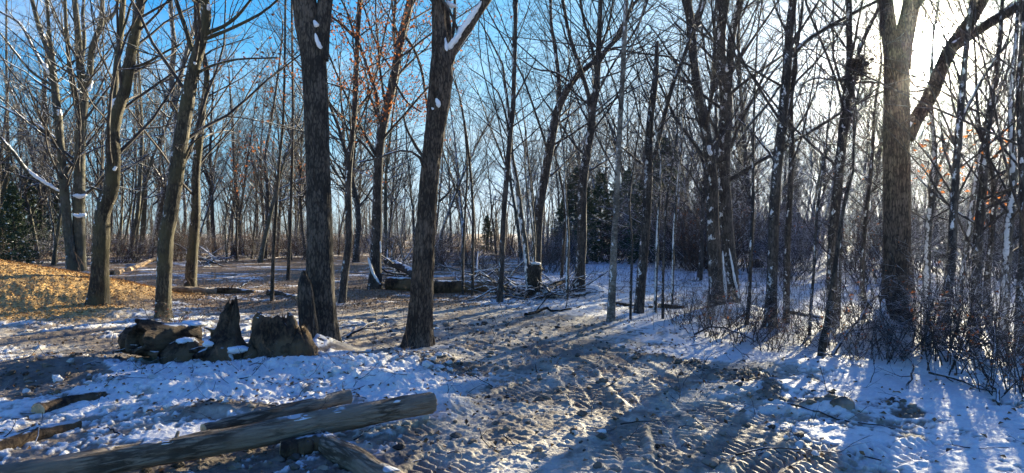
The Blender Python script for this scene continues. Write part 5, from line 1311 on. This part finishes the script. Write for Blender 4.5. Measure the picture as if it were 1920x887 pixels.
Pn, r_ = scatter(1500, lambda x, y: 0.35 + 0.6 * masks(x, y)[2], 35, (-8, 7, 4.6, 22))
n_ = len(Pn); d = r_.normal(size=(n_, 3)); d[:, 2] = np.abs(r_.normal(size=n_)) * 0.2
P, R = grow(r_, Pn + np.array([0, 0, 0.012]), d, r_.uniform(0.08, 0.45, n_), r_.uniform(0.002, 0.006, n_), 5, 0.18, -0.02, 0.4)
P1, R1 = kids(r_, P, R, 2, 0.2, 0.9, (0.4, 0.9), 0.5, 0.6, 3, 0.12, 0.0, rmin=0.0018, lmin=0.04)
link('twig_litter', mesh_from('twig_litter', tubes(P, R, 4) + tubes(P1, R1, 3)), M['twig'], kind='stuff', label='small dark twigs strewn over the snow')
# dry stems and seedlings standing out of the snow
Pn, r_ = scatter(1500, lambda x, y: 0.05 + 0.85 * sstep(1.2, 4.5, x) * sstep(8, 9.5, y) * (1 - masks(x, y)[1]) + 0.25 * sstep(14, 18, y), 36, (-14, 12, 7.5, 28))
n_ = len(Pn); d = r_.normal(size=(n_, 3)) * 0.3; d[:, 2] = 1
P, R = grow(r_, Pn - np.array([0, 0, 0.02]), d, r_.uniform(0.15, 0.9, n_), r_.uniform(0.002, 0.005, n_), 5, 0.14, 0.0, 0.5)
P1, R1 = kids(r_, P, R, 3, 0.3, 1, (0.4, 0.9), 0.45, 0.7, 4, 0.12, 0.04, rmin=0.002, lmin=0.05)
link('undergrowth', mesh_from('undergrowth', tubes(P, R, 3) + tubes(P1, R1, 3)), M['twig_red'], kind='stuff', label='dry stems and seedlings standing out of the snow')

# a dark earthen clump on the right snow
g = G(1582, 775)
c_ = empty('dirt_clump', (g[0], g[1], height(*g)), 'dark clump of earth and roots sitting on the snow above the long thin stick', 'clump')
rough_body('earth', [(-0.05, 0.09), (0.03, 0.09), (0.07, 0.06), (0.09, 0.01)], 22, 25, 'mud_clod', c_, amp=0.34, sx=1.2)
P, R = grow(np.random.default_rng(3), np.zeros((6, 3)) + np.array([0, 0, 0.06]), np.random.default_rng(4).normal(size=(6, 3)) + np.array([0, 0, 0.6]), np.full(6, 0.18), np.full(6, 0.005), 5, 0.2, 0)
link('roots', mesh_from('roots', tubes(P, R, 4)), M['twig'], c_)

# say which one each background tree and shrub is, by the landmark it stands nearest to in view
MARKS = [(20, 'the pale edge trunk'), (75, 'the straight trunk behind the mound'), (143, 'the grey green beech'), (205, 'the S curved mossy trunk'), (255, 'the pair of pale slim trunks'), (318, 'the leaning mossy trunk'), (365, 'the slim mossy trunk'),
         (445, 'the thin grey pole tree'), (510, 'the thin dark pole'), (545, 'the straight thin sapling'), (598, 'the big dark trunk'), (655, 'the slim rusty leaved trunk'), (708, 'the dark rusty leaved tree'), (795, 'the big furrowed trunk'),
         (877, 'the two saplings by the fallen logs'), (945, 'the slim dark tree with pale foot'), (1005, 'the black rotten stump'), (1090, 'the grey maple'), (1152, 'the pale blotched trunk'), (1208, 'the snapped trunk'), (1255, 'the snow streaked slim stems'),
         (1340, 'the left stout stem'), (1375, 'the right stout stem'), (1450, 'the tall trunk'), (1480, 'the slim trunk beside the tall one'), (1525, 'the thin sapling in clean snow'), (1562, 'the burled tree'), (1620, 'the slim stem left of the drift'),
         (1680, 'the double trunk'), (1742, 'the grey stem behind the drift'), (1785, 'the leaning thicket tree'), (1832, 'the straight thicket trunk'), (1886, 'the last dark thicket trunk'), (1915, 'the trunk at the very edge')]
seen_l = {}
for o in list(COL.objects):
    gq = o.get('group')
    if gq not in ('bare trees of the surrounding woods', 'leafless shrubs under the trees') or o.parent: continue
    if o['label'].startswith(tuple(SK)) or gq.startswith('bare'):
        kw = ' '.join(o['label'].split(' bare tree')[0].split(' shrub')[0].split()[:3]); px = 960 + F * o.location.x / o.location.y
        mk_ = min(MARKS, key=lambda q: abs(q[0] - px)); d = o.location.xy.length
        side = 'left of' if px < mk_[0] - 6 else ('right of' if px > mk_[0] + 6 else 'straight behind')
        what = 'bare tree' if gq.startswith('bare') else 'shrub'
        seen_l.setdefault((kw, what, side, mk_[1]), []).append((d, o))
ORD = ['nearest', 'second nearest', 'third nearest', 'fourth nearest', 'fifth nearest', 'sixth nearest', 'seventh nearest', 'eighth nearest', 'ninth nearest', 'tenth nearest', 'eleventh nearest', 'farthest']
for (kw, what, side, mn), lst in seen_l.items():
    lst.sort(key=lambda q: q[0])
    for i, (d, o) in enumerate(lst):
        dep = 'close' if d < 26 else ('mid distance' if d < 50 else 'far off')
        o['label'] = (f"{ORD[min(i, 11)]} " if len(lst) > 1 else '') + f'{kw} {what}, {dep}, {side} {mn}'
        if len(o['label'].split()) > 16: o['label'] = o['label'].replace(f', {dep},', '')

c_.scale = (0.7, 0.7, 0.7)
# ------------------------------------------------------------------ added glare volume
if GLARE_DENSITY > 0:  # added volume: forward scatter stands in for lens glare and bloom round the sun
    hb = bpy.data.meshes.new('glare_volume')
    x0, y0, z0, x1, y1, z1 = -640, -640, -1.6, 640, 640, 22
    vs = [(x0, y0, z0), (x1, y0, z0), (x1, y1, z0), (x0, y1, z0), (x0, y0, z1), (x1, y0, z1), (x1, y1, z1), (x0, y1, z1)]
    hb.from_pydata(vs, [], [(0, 3, 2, 1), (4, 5, 6, 7), (0, 1, 5, 4), (1, 2, 6, 5), (2, 3, 7, 6), (3, 0, 4, 7)])
    hm = bpy.data.materials.new('glare_volume'); hm.use_nodes = True; t = hm.node_tree; t.nodes.clear()
    o = nd(t, 'ShaderNodeOutputMaterial'); v = nd(t, 'ShaderNodeVolumePrincipled')
    v.inputs['Color'].default_value = (0.93, 0.95, 1.0, 1); v.inputs['Density'].default_value = GLARE_DENSITY; v.inputs['Anisotropy'].default_value = 0.93
    t.links.new(v.outputs['Volume'], o.inputs['Volume'])
    link('glare_volume', hb, hm, kind='stuff', label='added volume that spreads sun glare over the trees')
print('TRIS', sum(len(m.loops) - 2 * len(m.polygons) for m in bpy.data.meshes), [(m.name, len(m.loops) - 2 * len(m.polygons)) for m in sorted(bpy.data.meshes, key=lambda m: -len(m.loops))[:8]])
